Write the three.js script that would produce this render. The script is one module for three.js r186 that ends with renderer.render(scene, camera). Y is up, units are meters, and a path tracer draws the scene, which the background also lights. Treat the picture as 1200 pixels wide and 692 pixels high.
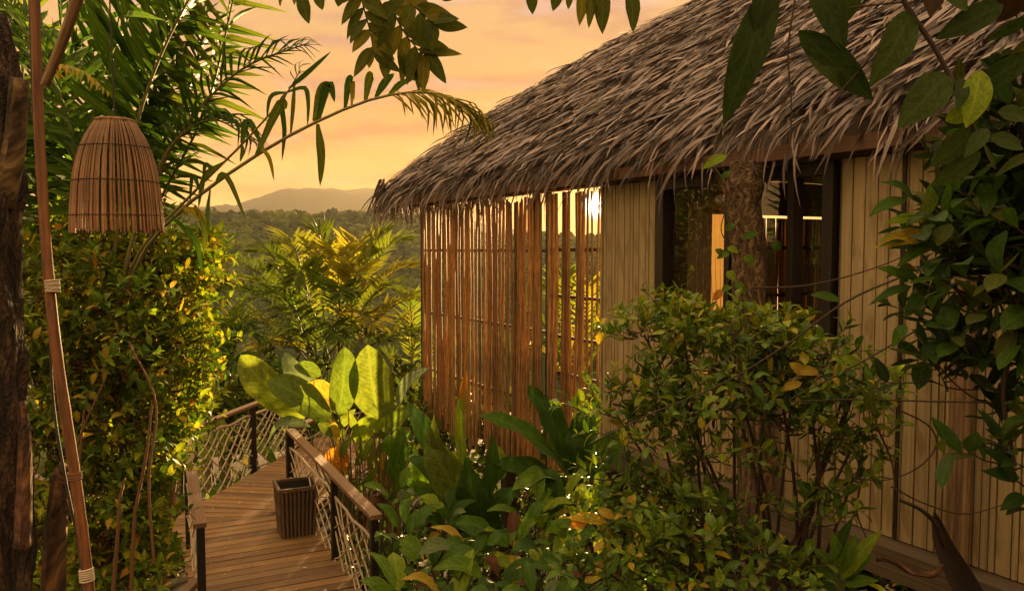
import * as THREE from 'three';
import { mergeGeometries } from 'three/addons/utils/BufferGeometryUtils.js';
import { ImprovedNoise } from 'three/addons/math/ImprovedNoise.js';

// ---------------------------------------------------------------- camera, sky, sun, exposure
const scene = new THREE.Scene();
const EYE = 3, FOCAL = 942, PITCH = Math.atan(56 / FOCAL);
const camera = new THREE.PerspectiveCamera(2 * Math.atan(346 / FOCAL) * 180 / Math.PI, 1200 / 692, 0.05, 30000);
camera.position.set(0, EYE, 0);
camera.rotation.set(-PITCH, 0, 0);
const renderer = new THREE.WebGLRenderer({ antialias: true });
renderer.toneMapping = THREE.LinearToneMapping;
renderer.toneMappingExposure = 9.0;
renderer.shadowMap.enabled = true;

const V = (x, y, z) => new THREE.Vector3(x, y, z);
const sunDir = V((697 - 600) / FOCAL, (290 - 241) / FOCAL, -1).normalize();
const sun = new THREE.DirectionalLight(new THREE.Color().setRGB(1, 0.62, 0.25), 5);
sun.position.copy(sunDir).multiplyScalar(60).add(V(0, 2, -9));
sun.target.position.set(0, 2, -9);
sun.castShadow = true;
sun.shadow.radius = 2;
sun.shadow.mapSize.set(4096, 4096);
Object.assign(sun.shadow.camera, { left: -25, right: 25, top: 25, bottom: -25, near: 1, far: 140 });
scene.add(sun, sun.target);

const noise = new ImprovedNoise();
function fbm(x, y, z, oct = 4) { let s = 0, a = 0.5; for (let i = 0; i < oct; i++) { s += a * noise.noise(x, y, z); x *= 2.03; y *= 2.03; z *= 2.03; a *= 0.5; } return s; }
const clamp = (x, a = 0, b = 1) => Math.min(b, Math.max(a, x));
const mix = (a, b, t) => a + (b - a) * t;
const sstep = (a, b, x) => { const t = clamp((x - a) / (b - a)); return t * t * (3 - 2 * t); };
function ramp(stops, x) {
  if (x <= stops[0][0]) return stops[0][1];
  for (let i = 1; i < stops.length; i++) if (x <= stops[i][0]) {
    const t = (x - stops[i - 1][0]) / (stops[i][0] - stops[i - 1][0]);
    return stops[i - 1][1].map((c, k) => mix(c, stops[i][1][k], t));
  }
  return stops[stops.length - 1][1];
}
{ // sunset sky: glowing towards the sun, mauve overhead, dim rose behind
  const W = 2048, Hh = 1024, data = new Float32Array(W * Hh * 4);
  const front = [[0, [0.106, 0.043, 0.0074]], [4, [0.103, 0.046, 0.0087]], [9, [0.090, 0.0425, 0.0122]], [15, [0.084, 0.0465, 0.0195]], [22, [0.095, 0.058, 0.0262]], [40, [0.165, 0.108, 0.0510]], [90, [0.285, 0.196, 0.0980]]];
  const back = [[0, [0.074, 0.043, 0.0170]], [12, [0.09, 0.053, 0.0230]], [30, [0.146, 0.094, 0.0440]], [55, [0.225, 0.152, 0.0740]], [90, [0.285, 0.196, 0.0980]]];
  for (let j = 0; j < Hh; j++) {
    const el = ((j + 0.5) / Hh - 0.5) * Math.PI, ed = Math.max(0, el * 180 / Math.PI);
    const F = ramp(front, ed), B = ramp(back, ed);
    for (let i = 0; i < W; i++) {
      const az = ((i + 0.5) / W - 0.5) * 2 * Math.PI;
      const dx = Math.cos(el) * Math.cos(az), dy = Math.sin(el), dz = Math.cos(el) * Math.sin(az);
      const hc = (dx * sunDir.x + dz * sunDir.z) / (Math.hypot(dx, dz) * Math.hypot(sunDir.x, sunDir.z));
      const f = Math.pow(0.5 + 0.5 * hc, 0.8);
      let c = [0, 1, 2].map(k => mix(B[k], F[k], f));
      if (el > 0) {
        const p = 1 / (dy + 0.16);
        const cx = dx * p * 1.35, cz = dz * p * 1.35;
        const w = fbm(cx * 0.8 + 3, cz * 0.8, 1.3, 3) * 0.9;
        const n = fbm(cx * 0.9 + w + 7.1, cz * 2.1 + w * 0.6, 4.2, 6);
        const n2 = fbm(cx * 2.2 + w + 1.7, cz * 5.5 - w, 9.2, 5);
        const n3 = fbm(cx * 6 + w * 2, cz * 15 + w, 2.7, 4), veil = sstep(-0.05, 0.26, n + 0.45 * n2 + 0.26 * n3), bright = sstep(0.0, 0.32, n2 + 0.4 * n + 0.38 * n3 - 0.05);
        const k = sstep(0, 6, ed) * 0.9;
        c = [c[0] * (1 - 0.30 * veil * k + 0.2 * bright * k), c[1] * (1 - 0.42 * veil * k + 0.36 * bright * k), c[2] * (1 - 0.12 * veil * k + 0.85 * bright * k)];
      }
      const ang = Math.acos(clamp(dx * sunDir.x + dy * sunDir.y + dz * sunDir.z, -1, 1)) * 180 / Math.PI;
      const a1 = Math.exp(-ang / 7) * 0.06, a2 = Math.exp(-ang / 1.8) * 0.11, a3 = 14 * Math.exp(-((ang / 0.42) ** 2));
      const o = (j * W + i) * 4;
      data[o] = c[0] + a1 + a2 + a3; data[o + 1] = c[1] + 0.50 * a1 + 0.60 * a2 + 0.80 * a3; data[o + 2] = c[2] + 0.10 * a1 + 0.14 * a2 + 0.5 * a3; data[o + 3] = 1;
    }
  }
  const t = new THREE.DataTexture(data, W, Hh, THREE.RGBAFormat, THREE.FloatType);
  t.mapping = THREE.EquirectangularReflectionMapping; t.magFilter = t.minFilter = THREE.LinearFilter; t.needsUpdate = true;
  scene.background = t; scene.environment = t;
}
scene.fog = new THREE.FogExp2(new THREE.Color().setRGB(1, 0.93, 0.82), 0.00007);

// ---------------------------------------------------------------- helpers
let seed = 12345;
function rnd() { seed = (seed + 0x6D2B79F5) | 0; let t = Math.imul(seed ^ (seed >>> 15), 1 | seed); t = (t + Math.imul(t ^ (t >>> 7), 61 | t)) ^ t; return ((t ^ (t >>> 14)) >>> 0) / 4294967296; }
const rr = (a, b) => a + (b - a) * rnd();
const pick = a => a[Math.floor(rnd() * a.length)];
function shuffle(a) { for (let i = a.length - 1; i > 0; i--) { const j = Math.floor(rnd() * (i + 1)); [a[i], a[j]] = [a[j], a[i]]; } return a; }
const cp = Math.cos(PITCH), sp = Math.sin(PITCH);
// a point of the place from its bearing in the photograph and its distance in metres
function at(px, py, D) { const a = (px - 600) / FOCAL, b = (346 - py) / FOCAL, t = D / (cp + b * sp); return V(a * t, EYE + (b * cp - sp) * t, -D); }
const onFrame = v => { const d = -(v.z), y = v.y - EYE; const zc = d * cp - y * sp, yc = y * cp + d * sp; return zc > 0.1 && Math.abs(v.x / zc) < 0.66 && Math.abs(yc / zc) < 0.38; };
const RGB = (r, g, b) => new THREE.Color().setRGB(r, g, b);

const taken = {};
function numbered(n) { const k = taken[n] = (taken[n] ?? -1) + 1; return k ? `${n}_${String(k).padStart(3, '0')}` : n; }
function info(o, label, category, group, kind) { if (label) o.userData.label = label; if (category) o.userData.category = category; if (group) o.userData.group = group; if (kind) o.userData.kind = kind; return o; }
function thing(name, label, category, pos, group) { const g = new THREE.Group(); g.name = numbered(name); g.position.copy(pos); info(g, label, category, group); scene.add(g); g.updateMatrixWorld(true); return g; }
// adds a mesh that is laid out in world coordinates as a child of parent
const inv = new THREE.Matrix4();
function addW(parent, mesh) { parent.updateWorldMatrix(true, false); inv.copy(parent.matrixWorld).invert(); mesh.applyMatrix4(inv); parent.add(mesh); return mesh; }
function partW(parent, name, geo, mat, label) { const m = new THREE.Mesh(geo, mat); m.name = name; if (label) m.userData.label = label; return addW(parent, m); }
function part(parent, name, geo, mat) { const m = new THREE.Mesh(geo, mat); m.name = name; parent.add(m); return m; }
function stuffW(parent, name, geo, mat, label) { const m = partW(parent, name, geo, mat, label); m.userData.kind = 'stuff'; return m; }

function box(w, h, d, x = 0, y = 0, z = 0) { const g = new THREE.BoxGeometry(w, h, d); g.translate(x, y, z); return g; }
function bx(parent, name, mat, x0, x1, y0, y1, z0, z1) { const m = part(parent, name, new THREE.BoxGeometry(x1 - x0, y1 - y0, z1 - z0), mat); m.position.set((x0 + x1) / 2, (y0 + y1) / 2, (z0 + z1) / 2); return m; }
function geom(pos, uv, idx) { const g = new THREE.BufferGeometry(); g.setAttribute('position', new THREE.Float32BufferAttribute(pos, 3)); g.setAttribute('uv', new THREE.Float32BufferAttribute(uv, 2)); g.setIndex(idx); g.computeVertexNormals(); return g; }
// tapered tube through points; r is a number, [r0, r1] or a function of 0..1
function tube(pts, r, seg = 8, rad = 6, uvLen = 1, uvU = 0.25) {
  const c = pts.length > 2 ? new THREE.CatmullRomCurve3(pts) : new THREE.LineCurve3(pts[0], pts[1]);
  const R = typeof r === 'function' ? r : Array.isArray(r) ? t => mix(r[0], r[1], t) : () => r;
  const pos = [], uv = [], idx = [], L = c.getLength();
  let N = null, T0 = null;
  for (let i = 0; i <= seg; i++) {
    const t = i / seg, p = c.getPoint(t), T = c.getTangent(t).normalize();
    if (!N) { N = Math.abs(T.y) < 0.9 ? V(0, 1, 0) : V(1, 0, 0); N.cross(T).normalize(); } else { const q = new THREE.Quaternion().setFromUnitVectors(T0, T); N.applyQuaternion(q); N.addScaledVector(T, -N.dot(T)).normalize(); }
    T0 = T; const B = T.clone().cross(N);
    for (let k = 0; k <= rad; k++) { const a = k / rad * Math.PI * 2, q = R(t, k % rad); pos.push(p.x + (N.x * Math.cos(a) + B.x * Math.sin(a)) * q, p.y + (N.y * Math.cos(a) + B.y * Math.sin(a)) * q, p.z + (N.z * Math.cos(a) + B.z * Math.sin(a)) * q); uv.push(k / rad * uvU, t * L * uvLen); }
  }
  const m = rad + 1;
  for (let i = 0; i < seg; i++) for (let k = 0; k < rad; k++) { const a = i * m + k; idx.push(a, a + 1, a + m, a + 1, a + m + 1, a + m); }
  for (const [row, flip] of [[0, 1], [seg, 0]]) { const b = row * m, cIdx = pos.length / 3, p = c.getPoint(row / seg); pos.push(p.x, p.y, p.z); uv.push(0.5, row / seg * L * uvLen); for (let k = 0; k < rad; k++) flip ? idx.push(cIdx, b + k + 1, b + k) : idx.push(cIdx, b + k, b + k + 1); }
  return geom(pos, uv, idx);
}
// outline of a leaf: half width 0..1 at t = 0 (base) .. 1 (tip)
const OUT = {
  ovate: t => Math.pow(Math.sin(Math.PI * Math.pow(t, 0.8)), 0.8) * (1 - 0.15 * t),
  lance: t => Math.pow(Math.sin(Math.PI * Math.pow(t, 0.7)), 0.95),
  obovate: t => Math.pow(Math.max(0, Math.sin(Math.PI * Math.pow(t, 1.25))), 0.75),
  paddle: t => Math.min(1, Math.pow(t * 3.2, 0.8)) * Math.pow(Math.max(0, 1 - Math.pow(t, 5)), 0.6),
  broad: t => Math.pow(Math.sin(Math.PI * Math.pow(t, 0.86)), 0.62) * (1 - 0.12 * t),
  strap: t => Math.min(1, 0.35 + t * 1.8) * Math.pow(Math.max(0, 1 - Math.pow(t, 3.2)), 0.75),
  blade: t => Math.min(1, 0.55 + t * 1.6) * Math.pow(Math.max(0, 1 - t), 0.55),
  heart: t => t < 0.06 ? 0.62 : Math.pow(Math.max(0, 1 - Math.pow((t - 0.06) / 0.94, 1.7)), 0.8) * (0.86 + 0.3 * Math.sin(Math.min(1, t * 3) * Math.PI / 2) - 0.16),
};
// a leaf blade along a curve: halfW in metres, fold in radians (raised edges), N the side its face looks to
function blade(pts, halfW, N, { out = 'ovate', fold = 0.25, seg = 6, wave = 0, twist = 0, stalk = 0 } = {}) {
  const c = pts.length > 2 ? new THREE.CatmullRomCurve3(pts) : new THREE.LineCurve3(pts[0], pts[1]);
  const f = OUT[out], pos = [], uv = [], idx = [], ph = wave ? rnd() * 6 : 0;
  for (let i = 0; i <= seg; i++) {
    const t = i / seg, p = c.getPoint(t), T = c.getTangent(t).normalize();
    const S = T.clone().cross(N).normalize(), M = S.clone().cross(T).normalize();
    if (twist) { const a = twist * t; const s2 = S.clone().multiplyScalar(Math.cos(a)).addScaledVector(M, Math.sin(a)); M.multiplyScalar(Math.cos(a)).addScaledVector(S, -Math.sin(a)); S.copy(s2); }
    const w = halfW * (t >= 1 ? 0.02 : t <= 0 ? Math.max(0.05, f(0)) : Math.max(0.03, f(t)));
    for (const s of [-1, 0, 1]) {
      const up = Math.abs(s) * (Math.sin(fold) * w + (wave ? wave * halfW * Math.sin(t * 17 + ph + s * 1.3) : 0)), o = s * w * Math.cos(fold);
      pos.push(p.x + S.x * o + M.x * up, p.y + S.y * o + M.y * up, p.z + S.z * o + M.z * up); uv.push(0.5 + 0.5 * s * Math.min(1, f(Math.max(0.05, t))), t);
    }
  }
  for (let i = 0; i < seg; i++) for (const k of [0, 1]) { const a = i * 3 + k; idx.push(a, a + 1, a + 3, a + 1, a + 4, a + 3); }
  return geom(pos, uv, idx);
}
// a leaf 1 m long along +y, face to +z, to be shared and scaled
function unitLeaf(width, droop, o = {}) { return blade([V(0, 0, 0), V(0, 0.5, droop * 0.08), V(0, 1 - Math.abs(droop) * 0.25, -droop * 0.55)], width / 2, V(0, 0, 1), o); }
const M4 = (p, dir, up, sx, sy = sx, sz = sx) => { const y = dir.clone().normalize(); let z = up.clone().addScaledVector(y, -up.dot(y)); if (z.lengthSq() < 1e-6) z = V(0.3, 0.1, 1).addScaledVector(y, -V(0.3, 0.1, 1).dot(y)); z.normalize(); const x = y.clone().cross(z); return new THREE.Matrix4().makeBasis(x.multiplyScalar(sx), y.multiplyScalar(sy), z.multiplyScalar(sz)).setPosition(p); };
const rv = () => { let v; do v = V(rr(-1, 1), rr(-1, 1), rr(-1, 1)); while (v.lengthSq() > 1 || v.lengthSq() < 0.01); return v; };

// copies laid out in world coordinates under a thing: one part of uncountable bits
function copiesW(parent, name, geo, mat, mats4, colors) {
  parent.updateWorldMatrix(true, false); inv.copy(parent.matrixWorld).invert();
  const m = new THREE.InstancedMesh(geo, mat, mats4.length); m.name = name; m.userData.kind = 'stuff';
  const q = new THREE.Matrix4();
  mats4.forEach((a, i) => { m.setMatrixAt(i, q.multiplyMatrices(inv, a)); if (colors) m.setColorAt(i, colors[i]); });
  parent.add(m); return m;
}
// ---------------------------------------------------------------- textures and materials
function tex(w, h, fn, srgb = true) {
  const d = new Uint8Array(w * h * 4);
  for (let j = 0; j < h; j++) for (let i = 0; i < w; i++) { const c = fn(i / w, j / h, i, j), o = (j * w + i) * 4; d[o] = clamp(c[0]) * 255; d[o + 1] = clamp(c[1]) * 255; d[o + 2] = clamp(c[2]) * 255; d[o + 3] = 255; }
  const t = new THREE.DataTexture(d, w, h, THREE.RGBAFormat); t.wrapS = t.wrapT = THREE.RepeatWrapping; t.magFilter = THREE.LinearFilter; t.minFilter = THREE.LinearMipmapLinearFilter; t.generateMipmaps = true; if (srgb) t.colorSpace = THREE.SRGBColorSpace; t.needsUpdate = true; return t;
}
const per = (x, y, fx, fy, z, oct = 4) => { // tiling noise
  const a = x * 2 * Math.PI, b = y * 2 * Math.PI; return fbm(Math.cos(a) * fx + 11, Math.sin(a) * fx + Math.cos(b) * fy, Math.sin(b) * fy + z, oct);
};
const grainU = tex(512, 128, (x, y) => { const s = per(x, y, 0.25, 5.5, 1, 5), k = per(x, y, 0.8, 9, 7, 4), sp2 = per(x, y, 2.5, 2.5, 3, 4); const v = 0.74 + 0.5 * s + 0.26 * k + 0.22 * sp2; return [v, v * 0.985, v * 0.96]; });
const grainV = tex(128, 512, (x, y) => { const s = per(y, x, 0.3, 4, 2, 5), k = per(y, x, 1.2, 7, 8, 4), sp2 = per(x, y, 2.5, 2.5, 5, 4); const v = 0.74 + 0.5 * s + 0.3 * k + 0.25 * sp2; return [v, v * 0.98, v * 0.95]; });
const paintTex = tex(512, 512, (x, y) => { const s = per(y, x, 0.5, 6, 12, 5), st = per(y, x, 0.8, 10, 5, 5), dirt = sstep(0.04, 0.34, per(x, y, 2.2, 1.6, 31, 6)), drip = sstep(0.1, 0.3, per(y, x, 0.25, 6, 55, 5)), knot = sstep(0.33, 0.38, per(x, y, 3, 2, 70, 3)); const v = 0.88 + 0.12 * s + 0.08 * st - 0.12 * dirt - 0.09 * drip - 0.06 * knot; return [v, v * (0.985 - 0.02 * dirt), v * (0.95 - 0.07 * dirt)]; });
const bark = tex(256, 512, (x, y) => { const s = per(x, y, 2.6, 1.0, 2, 5), k = per(x, y, 5, 5, 8, 4); const lich = sstep(0.12, 0.25, per(x, y, 1.7, 1.7, 21, 5)); const v = 0.6 + 0.75 * s + 0.4 * k; return [v + 0.22 * lich, v * 0.95 + 0.24 * lich, v * 0.86 + 0.17 * lich]; });
const barkB = tex(256, 512, (x, y) => { const v = 0.5 + 0.9 * per(x, y, 2.6, 1.0, 2, 5) + 0.5 * per(x, y, 6, 5, 8, 4); return [v, v, v]; }, false);
const grainBump = tex(512, 128, (x, y) => { const v = 0.5 + 0.8 * per(x, y, 0.25, 5.5, 1, 5) + 0.4 * per(x, y, 0.8, 9, 7, 4); return [v, v, v]; }, false);
// leaf: pale midrib, side veins, uneven tissue
const leafTex = tex(128, 512, (x, y) => {
  const u = Math.abs(x - 0.5) * 2, w = per(x, y, 1.5, 1.5, 17, 2) * 0.5, vein = Math.pow(Math.abs(Math.sin((y * 16 - u * 3.2 + w) * Math.PI)), 14), mid = Math.exp(-((u / 0.045) ** 2)) * 0.45;
  const n = per(x, y, 1.6, 2.4, 3, 4) * 0.34 + per(x, y, 7, 9, 9, 3) * 0.16, rim = sstep(0.86, 1, u + per(x, y, 3, 3, 40, 4) * 0.5) * sstep(0.1, 0.4, per(x, y, 1.2, 1.2, 60, 3));
  const v = 0.90 + n - 0.13 * vein * (1 - 0.5 * u) + mid; return [v + 0.12 * rim, v * (1 - 0.35 * rim), v * 0.9 * (1 - 0.4 * rim) - 0.1 * mid];
});
const tissue = tex(64, 128, (x, y) => { const u = Math.abs(x - 0.5) * 2, v = 0.84 + per(x, y, 2, 2, 3, 3) * 0.5 + Math.exp(-((u / 0.1) ** 2)) * 0.25; return [v, v, v * 0.9]; });
const thatchTex = tex(64, 256, (x, y) => { const v = 0.88 + 0.6 * per(y, x, 0.4, 5, 4, 5) + 0.35 * per(x, y, 2, 2, 9, 4); return [v, v * 0.975, v * 0.95]; });
const groundTex = tex(512, 512, (x, y) => { const v = 0.62 + 0.6 * per(x, y, 3, 3, 4, 6), g = sstep(0, 0.25, per(x, y, 2, 2, 14, 5)); return [v * (1 - 0.25 * g), v * (0.9 + 0.15 * g), v * 0.62]; });

function std(c, o = {}) { return new THREE.MeshStandardMaterial({ color: RGB(...c), roughness: 0.8, ...o }); }
// a living leaf: light comes through it, a waxy coat shines a little
function leafMat(c, { through = 0.42, wax = 0.2, waxRough = 0.36, map = leafTex } = {}) { return new THREE.MeshPhysicalMaterial({ color: RGB(...c), roughness: 1, specularIntensity: 0.2, transmission: through, thickness: 0, clearcoat: wax, clearcoatRoughness: waxRough, side: THREE.DoubleSide, map }); }
const MAT = {
  deck: [[0.36, 0.20, 0.075], [0.44, 0.25, 0.09], [0.26, 0.14, 0.055], [0.38, 0.23, 0.10], [0.48, 0.27, 0.09], [0.32, 0.18, 0.07]].map(c => std(c, { map: grainU, roughness: 0.62, bumpMap: grainBump, bumpScale: 0.004 })),
  joist: std([0.07, 0.045, 0.028], { map: grainU, roughness: 0.9 }),
  rail: std([0.33, 0.185, 0.095], { map: grainU, roughness: 0.5, bumpMap: grainBump, bumpScale: 0.002 }),
  blackSteel: std([0.018, 0.015, 0.013], { roughness: 0.5, metalness: 0.3 }),
  rope: std([0.46, 0.36, 0.24], { roughness: 0.95 }),
  ropePale: std([0.46, 0.38, 0.26], { roughness: 0.95 }),
  pot: std([0.20, 0.13, 0.08], { map: grainV, roughness: 0.8 }),
  potDark: std([0.035, 0.025, 0.018], { roughness: 0.95 }),
  bamboo: [[0.40, 0.215, 0.065], [0.33, 0.175, 0.054], [0.47, 0.27, 0.088], [0.25, 0.125, 0.04], [0.40, 0.245, 0.09]].map(c => std(c, { map: grainV, roughness: 0.72 })),
  bambooDark: std([0.075, 0.04, 0.02], { map: grainV, roughness: 0.95 }),
  pole: std([0.26, 0.10, 0.022], { map: grainV, roughness: 0.7 }),
  poleOld: std([0.30, 0.18, 0.075], { map: grainV, roughness: 0.6 }),
  lantern: [[0.48, 0.27, 0.12], [0.38, 0.20, 0.085], [0.56, 0.34, 0.165], [0.44, 0.23, 0.09]].map(c => std(c, { map: grainV, roughness: 0.6 })),
  wire: std([0.03, 0.022, 0.018], { roughness: 0.7 }),
  board: [[0.50, 0.40, 0.21], [0.47, 0.375, 0.195], [0.53, 0.425, 0.225], [0.49, 0.39, 0.205], [0.51, 0.405, 0.21], [0.46, 0.365, 0.19], [0.52, 0.415, 0.218]].map((c, i) => { const m = paintTex.clone(); m.repeat.set(0.09, 1); m.offset.set(i * 0.137, i * 0.31); m.needsUpdate = true; return std(c, { map: m, roughness: 0.62 }); }),
  backing: std([0.13, 0.10, 0.065], { roughness: 0.95 }),
  frame: std([0.035, 0.023, 0.015], { map: grainV, roughness: 0.55 }),
  beam: std([0.23, 0.12, 0.055], { map: grainU, roughness: 0.7 }),
  sill: std([0.20, 0.15, 0.09], { map: grainU, roughness: 0.8 }),
  glass: new THREE.MeshPhysicalMaterial({ color: 0xffffff, roughness: 0.02, transmission: 1, thickness: 0, ior: 1.5 }),
  cloth: new THREE.MeshPhysicalMaterial({ color: RGB(0.34, 0.21, 0.07), roughness: 1, transmission: 0.22, thickness: 0, side: THREE.DoubleSide }),
  clothBrown: new THREE.MeshPhysicalMaterial({ color: RGB(0.22, 0.13, 0.05), roughness: 1, transmission: 0.3, thickness: 0, side: THREE.DoubleSide }),
  inside: std([0.30, 0.19, 0.10], { map: grainU, roughness: 0.8 }),
  post: std([0.34, 0.22, 0.11], { map: grainV, roughness: 0.55 }),
  thatch: new THREE.MeshStandardMaterial({ color: 0xffffff, map: thatchTex, roughness: 0.85, side: THREE.DoubleSide }),
  thatchBase: std([0.20, 0.165, 0.13], { roughness: 1, side: THREE.DoubleSide }),
  trunk: std([0.29, 0.205, 0.12], { map: bark, bumpMap: barkB, bumpScale: 0.009, roughness: 0.95 }),
  trunkDark: std([0.10, 0.06, 0.04], { map: bark, bumpMap: barkB, bumpScale: 0.025, roughness: 0.95 }),
  trunkRed: std([0.20, 0.10, 0.055], { map: bark, bumpMap: barkB, bumpScale: 0.015, roughness: 0.9 }),
  twig: std([0.045, 0.028, 0.016], { roughness: 0.9 }),
  twigRed: std([0.16, 0.075, 0.03], { roughness: 0.85 }),
  stalk: std([0.06, 0.085, 0.015], { roughness: 0.9 }),
  stalkRed: std([0.16, 0.075, 0.025], { roughness: 0.9 }),
  rachis: std([0.17, 0.15, 0.04], { roughness: 0.9 }),
  ground: new THREE.MeshPhysicalMaterial({ color: RGB(0.06, 0.042, 0.02), map: groundTex, roughness: 1, specularIntensity: 0.05 }),
  dead: std([0.045, 0.024, 0.015], { map: grainV, roughness: 0.8, side: THREE.DoubleSide }),
  husk: std([0.20, 0.115, 0.05], { map: grainV, roughness: 0.9, side: THREE.DoubleSide }),
};
const LM = {
  deep: leafMat([0.042, 0.105, 0.008], { through: 0.35 }), green: leafMat([0.078, 0.175, 0.010]), mid: leafMat([0.13, 0.245, 0.012]), lime: leafMat([0.25, 0.36, 0.018]),
  yellow: leafMat([0.50, 0.36, 0.035]), orange: leafMat([0.58, 0.25, 0.025]), olive: leafMat([0.12, 0.16, 0.016]), brown: leafMat([0.14, 0.055, 0.02]), pale: leafMat([0.17, 0.24, 0.10]), bronze: leafMat([0.10, 0.075, 0.022]),
};
const tintMat = leafMat([1, 1, 1], { map: tissue, through: 0.42, wax: 0.12, waxRough: 0.4 });
const palmMat = [[0.072, 0.16, 0.012], [0.098, 0.19, 0.014], [0.06, 0.135, 0.011], [0.17, 0.23, 0.018], [0.42, 0.35, 0.025]].map(c => leafMat(c, { map: tissue, through: 0.45, wax: 0.08 }));

// ---------------------------------------------------------------- the land
function height(x, z) {
  const D = -z, r = Math.hypot(x, D);
  let y = -0.75 + 0.33 * clamp(x + 0.6, 0, 3.6) - 0.10 * clamp(-x - 3.5, 0, 12);
  y -= 24 * sstep(11, 95, D) + 0.5 * sstep(8, 12, D);
  if (r > 60) {
    const w = sstep(60, 220, r), b = x / Math.max(D, 1);
    const ridge = 44 + 5 * fbm(b * 6 + 3, 0.4, 2, 3) + 7 * clamp(-b, -0.3, 0.6) - 16 * sstep(-0.16, -0.02, b);
    y = mix(y, -25, w * 0.8) + ridge * sstep(230, 640, D) * (1 - sstep(700, 1300, D)) + 5 * fbm(x * 0.006, z * 0.006, 5, 4) * w;
  }
  return y + 0.12 * fbm(x * 0.7, z * 0.7, 1, 3) * sstep(2, 8, r);
}
{
  const pos = [], uv = [], idx = [], NA = 180, radii = [0.3];
  for (let r = 1; r < 4700; r *= 1.075) radii.push(r);
  for (const r of radii) for (let a = 0; a <= NA; a++) { const th = a / NA * Math.PI * 2, x = Math.sin(th) * r, z = -Math.cos(th) * r; pos.push(x, height(x, z), z); uv.push(x / 3, z / 3); }
  for (let i = 0; i < radii.length - 1; i++) for (let a = 0; a < NA; a++) { const k = i * (NA + 1) + a; idx.push(k, k + 1, k + NA + 1, k + 1, k + NA + 2, k + NA + 1); }
  const m = new THREE.Mesh(geom(pos, uv, idx), MAT.ground); m.name = 'ground'; scene.add(m);
  info(m, 'dark leaf littered soil sloping down into the valley', 'ground', null, 'structure');
}
// wooded mountains across the valley: heightfields 3.3 km away
function mountain(prof, D, depth, label, sd) {
  const NX = 150, NZ = 24, x0 = prof[0][0], x1 = prof[prof.length - 1][0], pos = [], uv = [], idx = [];
  for (let j = 0; j <= NZ; j++) for (let i = 0; i <= NX; i++) {
    const px = mix(x0, x1, i / NX), top = ramp(prof.map(p => [p[0], [p[1]]]), px)[0], v = j / NZ * 2 - 1;
    const x = (px - 600) / FOCAL * D, z = -D - v * depth, hgt = (290 - top) / FOCAL * D;
    const prof2 = Math.pow(Math.cos(v * Math.PI / 2), 0.9), rough = fbm(x * 0.0035 + sd, z * 0.0035, sd, 5) * 75 * (1 - prof2 * 0.6) + fbm(x * 0.02, z * 0.02, sd, 4) * 12;
    pos.push(x, -30 + (hgt + 30) * prof2 + rough, z); uv.push(x / 200, z / 200);
  }
  for (let j = 0; j < NZ; j++) for (let i = 0; i < NX; i++) { const k = j * (NX + 1) + i; idx.push(k, k + 1, k + NX + 1, k + 1, k + NX + 2, k + NX + 1); }
  const m = new THREE.Mesh(geom(pos, uv, idx), std([0.04, 0.045, 0.022], { roughness: 1, side: THREE.DoubleSide })); m.name = numbered('mountain'); scene.add(m);
  info(m, label, 'mountain', null, 'structure');
}
mountain([[-400, 290], [-100, 262], [120, 250], [205, 244], [240, 241], [268, 236], [290, 243], [320, 252], [420, 268], [560, 290]], 2900, 420, 'lower hazy mountain crest behind the arching palm fronds', 3.1);
mountain([[180, 290], [250, 262], [285, 245], [310, 233], [335, 223], [365, 220], [390, 219], [410, 223], [432, 220], [455, 224], [490, 236], [530, 250], [600, 268], [680, 280], [800, 290]], 3500, 560, 'broad hazy mountain fading into the sunset glow', 8.3);

// far-off wood on the slope across the valley
{
  const ico = new THREE.IcosahedronGeometry(1, 2), p = ico.attributes.position;
  const mk = s => { const g = ico.clone(), q = g.attributes.position; for (let i = 0; i < q.count; i++) { const v = V(p.getX(i), p.getY(i), p.getZ(i)); const d = 0.8 + 0.75 * fbm(v.x * 1.9 + s, v.y * 1.9, v.z * 1.9, 4); q.setXYZ(i, v.x * d, v.y * d * 0.95 + 0.3, v.z * d); } g.computeVertexNormals(); return g; };
  const spots = [[], [], []], cols = [[], [], []];
  for (let k = 0; k < 24000; k++) {
    const D = 70 + 700 * Math.pow(rnd(), 0.75), b = rr(-0.62, 0.12), x = b * D;
    if (D < 110 && rnd() < 0.3) continue;
    const s = rr(1.9, 4.4) * (rnd() < 0.06 ? 1.5 : 1), v = k % 3, y = height(x, -D);
    spots[v].push(M4(V(x, y + s * 0.75, -D), V(rr(-0.2, 0.2), 1, rr(-0.2, 0.2)), V(rr(-1, 1), 0, rr(-1, 1)), s * rr(0.8, 1.15), s * rr(0.85, 1.5), s));
    const t = rnd(); cols[v].push(RGB(mix(0.022, 0.10, t * t), mix(0.04, 0.12, t * t), mix(0.008, 0.02, t)));
  }
  const root = new THREE.Group(); root.name = 'forest'; scene.add(root); info(root, 'dense dark green forest canopy covering the far slope', 'forest', null, 'stuff');
  [0.3, 4.7, 9.1].forEach((s, v) => copiesW(root, 'tree_crowns', mk(s), new THREE.MeshStandardMaterial({ color: 0xffffff, roughness: 1 }), spots[v], cols[v]));
}

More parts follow.
